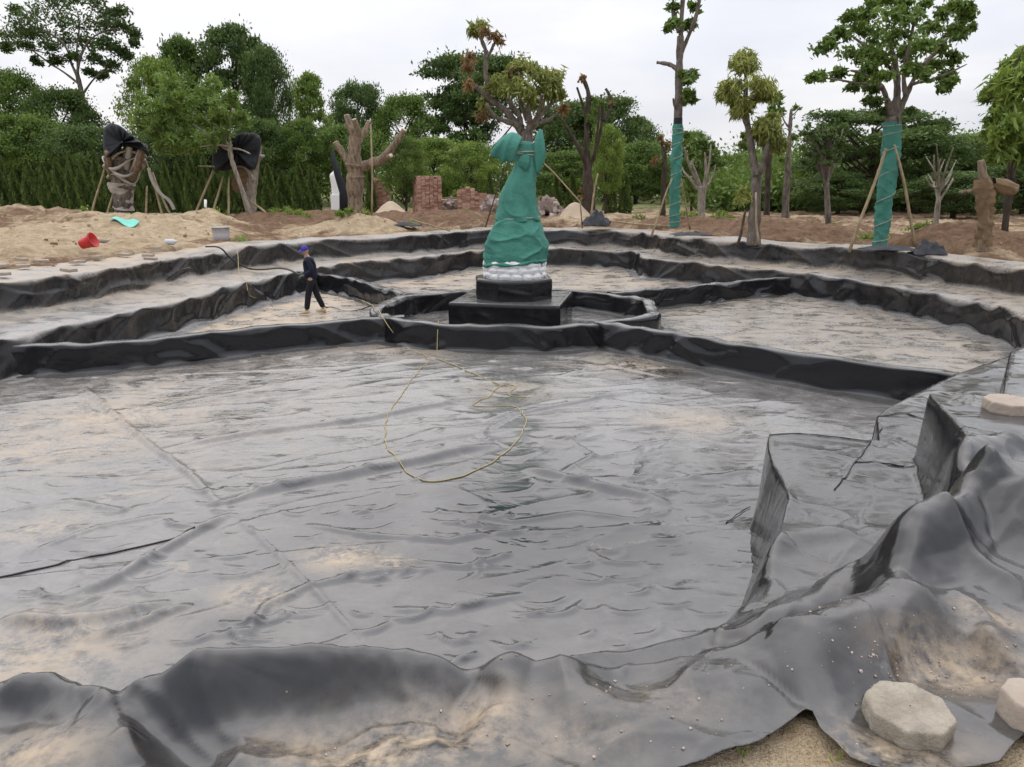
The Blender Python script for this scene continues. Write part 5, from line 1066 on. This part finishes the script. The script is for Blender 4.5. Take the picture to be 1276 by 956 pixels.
skin_obj('trousers', [HIP, *[tuple(v) for v in legF], *[tuple(v) for v in legB], (0, 0, .95)], [(0, 1), (1, 2), (2, 3), (0, 4), (4, 5), (5, 6), (0, 7)], [(.125, .16), .10, .082, .07, .10, .082, .07, (.12, .15)], M['trousers'], pn)
skin_obj('jacket', [(0, 0, .80), (-.01, 0, 1.05), (-.03, 0, 1.27), (-.05, 0, 1.38), (-.065, 0, 1.45), *body[15:21]], [(0, 1), (1, 2), (2, 3), (3, 4), (3, 5), (5, 6), (6, 7), (3, 8), (8, 9), (9, 10)], [(.15, .185), (.145, .175), (.145, .18), (.12, .16), .08, .078, .068, .055, .078, .068, .055], M['navy'], pn)
# head: face with nose, ears, then the cap
hd = MB(); nseg, nr_ = 20, 14; V = []
for i in range(nr_):
    ph = math.pi * (i + .5) / nr_
    for k in range(nseg):
        a = 2 * math.pi * k / nseg; x = -.095 * math.sin(ph) * math.cos(a); y = .075 * math.sin(ph) * math.sin(a); z = .115 * math.cos(ph)
        if math.cos(a) > .85 and -.03 < z < .01: x -= .022 * (math.cos(a) - .85) / .15      # nose
        if z < -.05: x *= .86; y *= .82                                                      # jaw
        if abs(math.sin(a)) > .93 and abs(z) < .035: y *= 1.16                                # ears
        V.append((x, y, z))
F = grid_faces(nr_, nseg).tolist() + [[i * nseg + nseg - 1, (i + 1) * nseg + nseg - 1, (i + 1) * nseg, i * nseg] for i in range(nr_ - 1)]
hd.add(V, F); ho = hd.build('head', M['skin'], pn); ho.location = (-.115, 0, 1.575); ho.rotation_euler = (R(6), R(-14), R(30))
for s_ in (-1, 1):
    ey = MB().box((-.083, .03 * s_, .012), (.012, .022, .010)).build('eye', M['hair'], ho); 
MB().box((-.082, 0, -.052), (.014, .04, .008)).build('mouth', M['cap'], ho).data.materials[0] = M['bark_tan']
cp = MB(); V = []
for i in range(7):
    ph = math.pi * .5 * i / 6.2
    for k in range(20):
        a = 2 * math.pi * k / 20; V.append((-.105 * math.cos(ph) * math.cos(a) , .088 * math.cos(ph) * math.sin(a), .03 + .105 * math.sin(ph)))
cp.add(V, grid_faces(7, 20).tolist() + [[i * 20 + 19, (i + 1) * 20 + 19, (i + 1) * 20, i * 20] for i in range(6)])
co = cp.build('cap', M['cap'], pn); co.location = ho.location; co.rotation_euler = ho.rotation_euler; co.modifiers.new('t', 'SOLIDIFY').thickness = .012
bm_ = MB(); V = []
for i, q in enumerate((.0, .5, 1.0)):
    for k in range(9):
        a = R(-75 + 150 * k / 8); V.append((-(.10 + .085 * q * math.cos(a) ** .5) * math.cos(a) if abs(a) < 1.5 else 0, .085 * math.sin(a), .035 - .025 * q * math.cos(a)))
bm_.add(V, grid_faces(3, 9).tolist()); bo_ = bm_.build('peak', M['cap'], co); bo_.modifiers.new('t', 'SOLIDIFY').thickness = .010
for (hx, hy, hz), dirn in (((-.15, -.14, .99), -1), ((-.18, .12, 1.02), 1)):   # gloved hands closed round the lance
    hv = [(hx, hy, hz), (hx - .05, hy - .01 * dirn, hz - .015), (hx - .09, hy, hz - .025)]; he = [(0, 1), (1, 2)]; hr = [.034, (.042, .028), (.040, .024)]
    for q, (dy_, L) in enumerate(((-.030, .042), (-.010, .050), (.010, .047), (.030, .038))):
        n0 = len(hv); hv += [(hx - .11, hy + dy_, hz - .03), (hx - .11 - L * .6, hy + dy_, hz - .05), (hx - .105 - L * .5, hy + dy_, hz - .085)]; he += [(2, n0), (n0, n0 + 1), (n0 + 1, n0 + 2)]; hr += [.011, .010, .009]
    n0 = len(hv); hv += [(hx - .055, hy + .045 * dirn, hz + .0), (hx - .095, hy + .05 * dirn, hz - .03)]; he += [(1, n0), (n0, n0 + 1)]; hr += [.013, .010]
    skin_obj('glove', hv, he, hr, M['glove'], pn, 0, 1)
for (ax, ay, az), hl in (((-.16, -.10, .03), 0), ((.25, .10, .03), 8)):
    sh = MB(); V = []
    for i, (x_, w_, h_) in enumerate([(.06, .035, .07), (.02, .043, .11), (-.05, .046, .085), (-.12, .05, .055), (-.18, .042, .04), (-.205, .02, .025)]):
        for a in np.linspace(0, 6.283, 10, endpoint=False): V.append((x_, w_ * math.cos(a), max(-.02, -.02 + h_ * (.5 + .5 * math.sin(a)))))
    F = [(i * 10 + k, i * 10 + (k + 1) % 10, (i + 1) * 10 + (k + 1) % 10, (i + 1) * 10 + k) for i in range(5) for k in range(10)] + [tuple(range(10)), tuple(range(59, 49, -1))]
    sh.v.append(np.array(V)); sh.f += F; sh.n = 60; sh.t.append(np.zeros(60)); so2 = sh.build('shoe', M['shoe'], pn); so2.location = (ax, ay, az - .005); so2.rotation_euler.y = R(hl)

# ------------------------------------------------------------------ hoses and cords
def cord(name, pts, rad, mat, label, cat, lie=None, wob=.0):
    P = chaikin(np.array(pts, float), 3); P, _ = resample(P, .06)
    if wob: P = P + wob * np.stack([fbm(P[:, 0] * 3, P[:, 1] * 3, 4), fbm(P[:, 1] * 3, P[:, 0] * 3, 6), 0 * P[:, 0]], -1)
    if lie: P[:, 2] = floor_height(P[:, 0].copy(), P[:, 1].copy()) + rad * .9
    return tag(MB().tube(P, rad, 7).build(name, M[mat]), label, cat)
def fl(pts, z=0.02): return [(*at(a, b, z), z) for a, b in pts]
lance = [(wx - .30, wy - .05, 1.0), (wx - .62, wy - .03, 1.17), (wx - .95, wy, 1.34)]
cord('spray_hose', [(wx - .16, wy + .02, .95), (wx - .35, wy, 1.0), (*zat(372, 341, wy)[:2], zat(372, 341, wy)[2]), (*zat(352, 333, wy + .8)[:2], zat(352, 333, wy + .8)[2]), (-7.1, 22.1, Z1 + .12), (-7.6, 22.8, Z1 + .05), (-7.9, 23.0, Z1 + .06), (-8.15, 22.4, Z2 * .8), (-8.3, 22.2, Z2 + .10), (-8.9, 22.6, Z2 + .06)], .024, 'rubber', 'black hose running from the worker over the left terrace', 'hose')
cord('supply_hose', [(wx + .05, wy + .12, .85), (wx + .15, wy + .16, .45), *fl([(404, 384), (414, 382), (426, 388), (444, 388), (462, 381)])], .016, 'rubber', 'thin dark hose trailing on the floor behind the worker', 'hose')
tg = MB().tube([(wx + .02, wy + .22, .70), (wx + .02, wy + .24, .52)], [.035, .03], 8).tube([(wx + .02, wy + .24, .52), (wx + .02, wy + .24, .36)], [.02, .018], 8)
tag(tg.build('sprayer_bottle', M['white_stone']), 'small whitish bottle hanging below the jacket of the worker', 'bottle')
cord('yellow_rope', [(*zat(290, 309, 23.2)[:2], Z2 + .06), (*zat(297, 313, 22.2)[:2], Z2 + .03), (-7.35, 20.7, Z1 + .08), (-7.0, 20.3, Z1 + .04), (-6.86, 19.9, .35), *fl([(331, 372), (340, 382)])], .009, 'rope', 'yellow rope hanging down the left terrace behind the worker', 'rope')
main_rope = fl([(656, 494), (629, 492), (645, 480), (622, 478), (613, 490), (596, 500), (584, 505), (612, 507), (638, 504), (654, 514), (653, 539), (635, 560), (613, 575), (573, 597), (526, 602), (494, 579), (476, 535), (484, 512), (498, 494), (512, 473), (526, 456), (543, 440)])
cord('yellow_rope', main_rope, .0075, 'rope', 'long yellow rope lying in a big loop on the front basin floor', 'rope', True, .05)
cord('yellow_rope', [*fl([(543, 440), (545, 436)]), (*zat(545, 425, 15.0)[:2], .25), (*zat(546, 408, 15.12)[:2], .56), (*zat(547, 403, 15.4)[:2], .56), (*zat(549, 398, 15.75)[:2], .1)], .009, 'rope', 'yellow rope climbing over the front of the ring wall', 'rope')
cord('yellow_rope', fl([(620, 479), (595, 467), (559, 452), (534, 443), (508, 434), (497, 426)]) + [(*zat(488, 415, 15.6)[:2], .3), (*zat(477, 396, 16.0)[:2], .57), (*zat(470, 389, 16.6)[:2], .57), (*zat(461, 380, 17.6)[:2], .56), *fl([(452, 375), (440, 369), (425, 364)])], .009, 'rope', 'yellow rope crossing the left corner of the ring wall', 'rope', None, .04)
cord('black_rope', fl([(-40, 728), (60, 706), (150, 687), (245, 664)]), .008, 'rubber', 'thin black rope lying across the lower left of the basin floor', 'rope', True, .03)

# ------------------------------------------------------------------ brick piles, rubble, white figure
def brick_stack(px, Y, wpx, top, depth, label, ragged=0.0, rz=0.0, name='brick_pile'):
    x, _, zt = zat(px, top, Y); zb = gz(x, Y) - .1; wd = wpx / FPX * Y; h = zt - zb; e_ = empty(name, (x, Y, zb), rz, label, 'bricks'); mb = MB(); L, Hh = .20, .075
    r = np.random.default_rng(int(px)); nx, nz_, ny = max(3, int(wd / L)), int(h / Hh), max(3, int(depth / .11))
    for k in range(nz_):
        for i in range(nx):
            for j in range(ny):
                if 0 < i < nx - 1 and 0 < j < ny - 1 and k < nz_ - 3: continue
                if ragged and k > nz_ * (1 - ragged * (.3 + .7 * abs(2 * (i + .5) / nx - 1 + .25) ) * r.uniform(.6, 1.1)): continue
                if k > nz_ - 3 and r.random() < .3: continue
                mb.box(((i + .5 - nx / 2) * wd / nx + r.normal(0, .008), (j + .5 - ny / 2) * depth / ny + r.normal(0, .012), (k + .5) * Hh), (wd / nx * .93, depth / ny * .9, Hh * .88), r.normal(0, .05), .004, r.random())
    o = mb.build('bricks', M['brick'], e_, False); return e_
brick_stack(531, 39.5, 30, 219, 1.2, 'tall square stack of bricks, the middle of the three', 0, .35)
brick_stack(472, 42, 24, 219, 1.2, 'narrow stack of bricks right of the pollarded trunk', .25, .2)
brick_stack(588, 39.5, 36, 230, 1.1, 'ragged crumbling brick stack nearest the statue', .4, .1)
def heap(name, px, Y, wpx, top, label, mat, cat, size=.16, n=90):
    x, _, zt = zat(px, top, Y); zb = gz(x, Y) - .08; w_ = wpx / FPX * Y; mb = MB(); r = np.random.default_rng(int(px * 3))
    for k in range(n):
        u = r.normal(0, .30, 2); hgt = (zt - zb) * max(0, 1 - (abs(u[0]) * 1.7) ** 1.5 - (abs(u[1]) * 1.2) ** 2) * r.uniform(.4, 1); s_ = size * r.uniform(.5, 1.3)
        V = np.array([(a, b, c) for c in (-1, 1) for a, b in ((-1, -1), (1, -1), (1, 1), (-1, 1))]) * s_ * .5 * r.uniform(.5, 1.1, 3) + r.normal(0, s_ * .12, (8, 3))
        Rm = np.array(Matrix.Rotation(r.uniform(0, 6.28), 3, Vector(r.normal(size=3))))
        mb.add(V @ Rm.T + np.array((u[0] * w_, u[1] * w_ * .7, hgt)), [(3, 2, 1, 0), (4, 5, 6, 7), (0, 1, 5, 4), (1, 2, 6, 5), (2, 3, 7, 6), (3, 0, 4, 7)], r.random())
    o = mb.build(name, M[mat], None, False); o.location = (x, Y, zb); return tag(o, label, cat)
heap('stone_pile', 683, 37, 34, 247, 'pile of broken grey stones just right of the statue', 'rubble', 'stones', .32, 150)
heap('stone_pile', 612, 37.5, 26, 246, 'low heap of pale rubble between the brick stack and the statue', 'rubble', 'stones', .26, 110)
heap('stone_pile', 561, 40, 24, 247, 'small heap of rubble left of the ragged brick stack', 'rubble', 'stones', .25, 80)
def mound(name, px, Y, wpx, top, label, mat):
    x, _, zt = zat(px, top, Y); zb = gz(x, Y) - .1; w_ = wpx / FPX * Y * .62; V = []; nr2, ns = 14, 40
    for i in range(nr2):
        q = i / (nr2 - 1)
        for k in range(ns):
            a = 6.283 * k / ns; rr2 = w_ * q * (1 + .14 * float(vn(np.array([math.cos(a) * 1.5 + 5]), np.array([math.sin(a) * 1.5 + px]), 3)[0])); zz = (zt - zb) * (1 - sstep(q * .98)) + .05 * float(fbm(np.array([rr2 * math.cos(a) * 3]), np.array([rr2 * math.sin(a) * 3 + px]), 6)[0])
            V.append((rr2 * math.cos(a), rr2 * math.sin(a), zz - .1 * (q > .98)))
    F = grid_faces(nr2, ns).tolist() + [[i * ns + ns - 1, (i + 1) * ns + ns - 1, (i + 1) * ns, i * ns] for i in range(nr2 - 1)]
    m2 = MB(); m2.add(V, F); o = m2.build(name, mat); o.location = (x, Y, zb); return tag(o, label, 'mound')
M['sand'] = mat_plain('pale_sand', (0.50, 0.40, 0.29), .95, .2, 3, .5, .1)
mound('sand_mound', 716, 36.5, 40, 252, 'small pale sand mound right of the broken stones', M['sand']); mound('sand_mound', 487, 37.5, 42, 251, 'low smooth grey sand mound below the narrow brick stack', M['sand'])
mb = MB(); x0, y0, z0 = zat(545, 245, 41); mb.box((0, 0, 0), (1.9, .7, .06), .05, 0, .5, .06).box((.15, .3, .08), (1.6, .5, .05), -.08); o = mb.build('board_stack', M['bamboo'], None, False); o.location = (x0 + .8, 41.5, gz(x0, 41) + .75); tag(o, 'wooden boards lying flat behind the rubble beside the middle brick stack', 'boards')
# white garden figure behind the pollarded trunk
x0, _, zt = zat(418, 205, 40); zb = gz(x0, 40) - .05; wf = empty('white_figure', (x0, 40, zb), 0, 'white stone figure on a block half hidden behind the pollarded trunk', 'statue')
hh_ = zt - zb
MB().box((0, 0, hh_ * .20), (.62, .5, hh_ * .4), .1).build('block', M['white_stone'], wf, False, .02)
def simple_loft(name, secs, mat, parent): return loft(name, secs, mat, parent, 28, 24, .05, 2, None, .01)
simple_loft('figure', [(hh_ * .38, 0, 0, .26, .22), (hh_ * .55, -.03, 0, .22, .2), (hh_ * .7, -.04, 0, .25, .2), (hh_ * .8, 0, 0, .34, .18), (hh_ * .86, .02, 0, .12, .11), (hh_ * .93, .02, 0, .13, .14), (hh_, .02, 0, .07, .08)], M['white_stone'], wf)
xx = zat(428, 230, 36)[0]; o = MB().tube([(xx, 36, gz(xx, 36) - .1), (xx + .02, 36, 2.8), (xx - .25, 36, 3.6), (xx - .45, 36, 4.6)], [.26, .24, .16, .08], 10).build('netting_post', M['black_net']); tag(o, 'dark post draped in black netting left of the pollarded trunk', 'post')

# ------------------------------------------------------------------ things on the banks
M['red'] = mat_plain('red_plastic', (0.55, 0.018, 0.018), .35, .12); M['teal'] = mat_cloth('teal_sheet', (0.22, 0.62, 0.50), .15); M['clear'] = mat_plain('cloudy_plastic', (0.50, 0.50, 0.52), .35, .15, 6, .05, .5); M['grey_net'] = mat_cloth('grey_folded_liner', (0.055, 0.057, 0.062), .3)
def bucket(name, x, y, z, r0, r1, h, mat, label, rot, fill=None, rim=True):
    e_ = empty(name, (x, y, z), 0, label, 'bucket'); V = []; n = 28
    for q, rr3 in ((0, 0), (0, r0), (.5, (r0 + r1) / 2), (.97, r1), (.97, r1 * 1.06), (1.0, r1 * 1.06), (1.0, r1 * .96), (.04, r0 * .93), (.04, 0)):
        for k in range(n): V.append((rr3 * math.cos(6.283 * k / n), rr3 * math.sin(6.283 * k / n), q * h))
    F = grid_faces(9, n).tolist() + [[i * n + n - 1, (i + 1) * n + n - 1, (i + 1) * n, i * n] for i in range(8)]
    m2 = MB(); m2.add(V, F); o = m2.build('pail', mat, e_)
    a = np.linspace(0, math.pi, 20); MB().tube(np.stack([r1 * 1.05 * np.cos(a), -r1 * .9 * np.sin(a), h * .96 - .1 * r1 * np.sin(a)], -1), .006, 5).build('handle', M['rubber'], e_)
    if fill: MB().tube([(0, 0, .03), (0, 0, h * .32)], [r0 * .95, r0 * 1.0], 20).build('contents', fill, e_)
    e_.rotation_euler = rot; return e_
p = at(97, 314, 1.5); bucket('red_bucket', p[0] + .12, p[1], gz(*p) + .17, .125, .19, .36, M['red'], 'bright red plastic bucket tipped on its side on the sand', (R(20), R(68), R(20)))
p = at(276, 299, 1.42); bucket('clear_bucket', p[0], p[1], gz(*p) - .01, .24, .28, .50, M['clear'], 'cloudy plastic bucket standing at the edge of the left liner', (0, 0, 0), M['sand'])
p = at(220, 268, 1.9); bucket('grey_bucket', zat(220, 268, 33)[0], 33, gz(zat(220, 268, 33)[0], 33), .16, .2, .3, M['clear'], 'small greyish bucket on the crest of the earth mound', (0, 0, .4))
def slab(name, pts, h, mat, label, cat, rough_=.0, tilt=(0, 0, 0), group=None, seed=0):
    """thick slab from a plan outline, worn arrises, chipped and pitted"""
    r = np.random.default_rng(seed); P, _ = resample(np.array(pts, float), .012 if h > .08 else .05, True); n = len(P); c = P.mean(0); V = []
    rows = [(-.5, .97), (-.44, 1.0)] + [(z, 1.0) for z in np.linspace(-.3, .34, 6)] + [(.43, .99), (.485, .965), (.5, .93), (.5, .85), (.5, .7), (.5, .5), (.5, .25), (.5, .02)]
    for z, k in rows:
        q = c + (P - c) * k; zz = np.full(n, z * h); m = 14 / max(.2, np.ptp(P[:, 0])) * .35
        chip = rough_ * (fbm(q[:, 0] * m * 3 + seed, q[:, 1] * m * 3 + z * 3, 5, 4) + .6 * np.minimum(0, fbm(q[:, 0] * m * 1.4 + seed * 3, q[:, 1] * m * 1.4 + z * 2, 7, 2)))
        if abs(k - 1) < .08: q = q + (P - c) * (chip * 1.6)[:, None]
        zz = zz + (chip * .16 * (1 if z > .45 else .3)); V.append(np.concatenate([q, zz[:, None]], 1))
    m = len(rows); F = grid_faces(m, n).tolist() + [[i * n + n - 1, (i + 1) * n + n - 1, (i + 1) * n, i * n] for i in range(m - 1)]
    me = bpy.data.meshes.new(name); me.from_pydata(np.concatenate(V).tolist(), [], [tuple(f) for f in F] + [tuple(range(n - 1, -1, -1))]); me.update()
    o = link(name, me, mat, None, smooth=True); o.rotation_euler = tilt; return tag(o, label, cat, group)
kc = NT('rough_concrete'); pp = kc.obj(); nA = kc.noise(pp, 7, 6, .7); nB = kc.noise(pp, 45, 4, .7)
M['concrete'] = kc.set_b(Base_Color=kc.mix(kc.ramp(nA, [(.3, 0), (.7, 1)]), (.22, .19, .145), (.43, .385, .31)), Roughness=.95, Normal=kc.bump(nB, .6, .02, kc.bump(nA, .8, .03)), Specular_IOR_Level=.15)
kc = NT('pink_paver'); pp = kc.obj(); nA = kc.noise(pp, 9, 6, .7)
M['paver'] = kc.set_b(Base_Color=kc.mix(nA, (.27, .215, .17), (.47, .40, .33)), Roughness=.95, Normal=kc.bump(nA, .6, .02), Specular_IOR_Level=.15)
def octagon(rx, ry=None, a0=22.5): return [(rx * math.cos(R(a0 + 45 * k)), (ry or rx) * math.sin(R(a0 + 45 * k))) for k in range(8)]
def front_z(x, y): return float(front_height(np.array([x]), np.array([y]))[0][0])
x0, y0 = at(1131, 893, 1.22); o = slab('concrete_block', octagon(.172, .165, 10), .088, M['concrete'], 'rough eight sided concrete block lying on the near liner', 'concrete block', .014, (R(3), R(2), R(8)), None, 1); o.location = (x0, y0, front_z(x0, y0) + .045)
x0, y0 = at(1298, 880, 1.26); o = slab('concrete_block', octagon(.15, .15, 0), .12, M['paver'], 'pinkish concrete block cut off by the right edge of the photo', 'concrete block', .018, (R(-2), R(4), R(20)), None, 2); o.location = (x0, y0, front_z(x0, y0) + .045)
x0, y0 = at(1258, 503, 1.45); o = slab('concrete_block', octagon(.21, .20, 15), .10, M['paver'], 'flat pinkish paving block on the liner of the upper right step', 'concrete block', .014, (R(1), R(1), R(5)), None, 3); o.location = (x0, y0, front_z(x0, y0) + .05)
# loose bricks holding down the left liner
SPOT = [(27, 323, 'the brick at the end of the back row'), (29, 331, 'b'), (52, 325, 'c'), (97, 326, 'd'), (86, 336, 'e'), (4, 341, 'f'), (0, 330, 'g'), (185, 318, 'h'), (188, 322, 'i'), (195, 312, 'j'), (155, 317, 'k'), (120, 320, 'l'), (132, 310, 'm')]
where = ['flat broken brick on the left liner, upper of the two straight below the left mound', 'flat broken brick on the left liner, lower of the two straight below the left mound', 'small dark broken brick on the left liner between two pale pairs', 'flat brick on the left liner right below the red bucket', 'brown brick lying closest to the left upper wall edge', 'flat brick on the left liner nearest the left edge of the photo', 'brick half cut by the left edge of the photo', 'pale brick on the liner left of the clear bucket, upper of two', 'pale brick on the liner left of the clear bucket, lower of two', 'flat brick beside the white bottle on the left bank', 'flat brick on the sand between red bucket and white bottle', 'long brown brick on the sand right of the red bucket', 'dark brick under the teal sheet on the sand']
for i, (a, b, _) in enumerate(SPOT):
    zz = 1.44; x0, y0 = at(a, b, zz); r = np.random.default_rng(i + 60)
    lw, dp = r.uniform(.22, .34), r.uniform(.16, .24)
    o = slab('loose_brick', [(-lw / 2, -dp / 2), (lw / 2, -dp / 2 + r.normal(0, .02)), (lw / 2, dp / 2), (-lw / 2 + r.normal(0, .02), dp / 2)], .065, M['paver'], where[i], 'brick', .05, (0, R(r.uniform(-4, 4)), r.uniform(-.5, .5)), 'loose bricks on the left bank', i)
    o.location = (x0, y0, max(gz(x0, y0), 1.40) + .035)
x0, y0 = at(158, 293, 1.75); y0 = 26.2; x0 = zat(158, 293, y0)[0]
G = [[(x0 + (u - .5) * .85 + .06 * v, y0 + (v - .5) * .55 - .25 * u, gz(x0 + (u - .5) * .85, y0 + (v - .5) * .5 - .25 * u) + .05 + .05 * math.sin(u * 5 + v * 3)) for u in np.linspace(0, 1, 8)] for v in np.linspace(0, 1, 5)]
tag(cloth_patch('teal_sheet', G, M['teal'], None, .015), 'pale teal plastic sheet lying on the left sand mound', 'sheet')
x0, y0 = at(210, 308, 1.45); o = MB().tube([(0, 0, 0), (.04, 0, 0), (.26, 0, .0), (.32, 0, .01), (.36, 0, .01)], [.05, .085, .085, .04, .03], 14).build('plastic_bottle', M['clear']); o.location = (x0 - .1, y0, gz(x0, y0) + .09); tag(o, 'clear crumpled plastic bottle on the left liner edge', 'bottle')
x0 = zat(232, 271, 31)[0]; o = MB().box((0, 0, 0), (.75, .35, .05), .1, .02).box((.1, .1, .05), (.5, .25, .03), .3, .02).build('paper_scrap', M['white_stone'], None, False); o.location = (x0, 31, gz(x0, 31) + .05); tag(o, 'white crumpled scrap lying on the crest of the left mound', 'scrap')
x0 = zat(257, 275, 30)[0]; o = MB().tube([(0, 0, -.1), (.05, 0, .36)], .05, 8).build('white_peg', M['white_stone']); o.location = (x0, 30, gz(x0, 30)); tag(o, 'short white peg stuck in the left sand', 'peg')
# folded dark liner offcuts on the rim
def offcut(px, Y, wpx, h, label, seed, lift=.0):
    x0 = zat(px, 280, Y)[0]; zb = max(gz(x0, Y), 1.38) + lift; w_ = wpx / FPX * Y; r = np.random.default_rng(seed); G = []
    for v in np.linspace(-1, 1, 9): G.append([(x0 + u * w_ * .5 + r.normal(0, .04), Y + v * w_ * .28 + r.normal(0, .04), zb + max(0, h * (1 - u * u * .8) * (1 - v * v) * r.uniform(.2, 1.2))) for u in np.linspace(-1, 1, 13)])
    tag(cloth_patch('liner_offcut', G, M['grey_net'], None, .02, 2), label, 'liner scrap')
offcut(743, 31.6, 34, .7, 'crumpled black liner offcut heaped on the rim right of the statue', 3, .05)
offcut(1161, 20.9, 40, .45, 'grey folded liner offcut heaped on the rim right of the thick wrapped trunk', 5)
offcut(1110, 21.9, 60, .14, 'flat dark liner offcut lying at the foot of the thick wrapped trunk', 8, .03)
offcut(862, 26.8, 44, .14, 'flat dark liner offcut on the rim behind the right terrace corner', 9, .03)
offcut(505, 30.2, 40, .15, 'dark flat liner offcut on the earth left of the statue', 11, .1)
tag(MB().tube([gp(512, 31.2, .25), gp(560, 29.6, .15)], .035, 7).build('bamboo_pole', M['bamboo']), 'bamboo pole lying on the earth left of the statue', 'pole')
tag(MB().tube([gp(745, 33, .18), gp(790, 31.5, .12), gp(835, 30.2, .10)], .04, 7).build('bamboo_pole', M['bamboo']), 'long pole lying on the ground left of the thin wrapped trunk', 'pole')
# small green blades at the bottom edge
for a, b, lab in [(925, 940, 'grass blade sprouting at the liner edge at the bottom of the photo'), (1040, 948, 'green grass sprig in the soil notch below the concrete block')]:
    x0, y0 = at(a, b, 1.15); mb = MB(); r = np.random.default_rng(a)
    for k in range(3):
        d = np.array([r.normal(0, .02), r.normal(0, .015), .07]); q = np.array([x0, y0, near_bank(x0, y0) - .04]); w_ = np.array([.004, 0, 0]); t1 = q + d * .6 + np.array([r.normal(0, .01), 0, 0]); t2 = q + d * 1.3
        mb.add([q - w_, q + w_, t1 + w_ * .8, t1 - w_ * .8, t2], [(0, 1, 2, 3), (3, 2, 4)], .8)
    tag(mb.build('grass_sprig', M['leaf_bright'], None, False), lab, 'grass')
# pebbles and crumbs scattered on the near liner
mb = MB(); r = np.random.default_rng(8)
for k in range(260):
    a, b = r.uniform(330, 1276), r.uniform(800, 956)
    if r.random() < .5: a, b = r.normal(1150, 70), r.normal(835, 25)
    x0, y0 = at(a, b, 1.2)
    if y0 < np.interp(x0, EDGE[:, 0], EDGE[:, 1]) + .02: continue
    s_ = abs(r.normal(0, .002)) + .0012; mb.box((x0, y0, front_z(x0, y0) + s_ * .4), (s_ * 2, s_ * 1.6, s_ * 1.3), r.uniform(0, 6), s_ * .25, r.random())
tag(mb.build('pebbles', M['rubble'], None, False), 'small pebbles and crumbs of earth scattered on the near liner', 'pebbles', kind='stuff')

# clods of earth and low weeds on the banks
mb = MB(); r = np.random.default_rng(23); wd_ = []
for k in range(900):
    Yc = r.uniform(20, 38); pxc = r.uniform(-60, 700) if r.random() < .65 else r.uniform(700, 1330); x0 = zat(pxc, 280, Yc)[0]; dd2 = math.hypot(x0 - CX, Yc - CY); aa = math.atan2(Yc - CY, x0 - CX)
    if dd2 < np.interp(aa, th, rr) + 2.3: continue
    s_ = .012 + abs(r.normal(0, .022)); z0 = gz(x0, Yc)
    V = np.array([(a, b, c) for c in (-1, 1) for a, b in ((-1, -1), (1, -1), (1, 1), (-1, 1))]) * s_ * r.uniform(.5, 1.0, 3) + r.normal(0, s_ * .25, (8, 3)); mb.add(V + np.array((x0, Yc, z0 + s_ * .3)), [(3, 2, 1, 0), (4, 5, 6, 7), (0, 1, 5, 4), (1, 2, 6, 5), (2, 3, 7, 6), (3, 0, 4, 7)], r.random())
    if r.random() < .10 and Yc > 28: wd_.append((x0, Yc, z0 + .08, .18, .18, .14, r.uniform(.4, .8)))
M['clod'] = mat_tint('earth_clod', (0.16, 0.10, 0.06), (0.46, 0.35, 0.23))
tag(mb.build('earth_clods', M['clod'], None, False), 'clods of earth and stones scattered over the banks', 'clods', kind='stuff')
for a, b, q in [(345, 266, 4), (380, 264, 4), (300, 290, 1), (860, 262, 6), (900, 260, 6), (1090, 296, 4), (1140, 290, 5)]:
    for k in range(q): Yc = 33 + r.uniform(-2, 6) if b < 280 else 25; x0 = zat(a + r.uniform(-14, 14), b, Yc)[0]; wd_.append((x0, Yc, gz(x0, Yc) + .1, .16, .16, .12, .6))
tag(crown_obj('weeds', wd_, 45, M['leaf_bright'], None, 31, .16, .05, -.25, 5, .45, .3), 'low green weeds sprouting on the earth banks', 'weeds', kind='stuff')
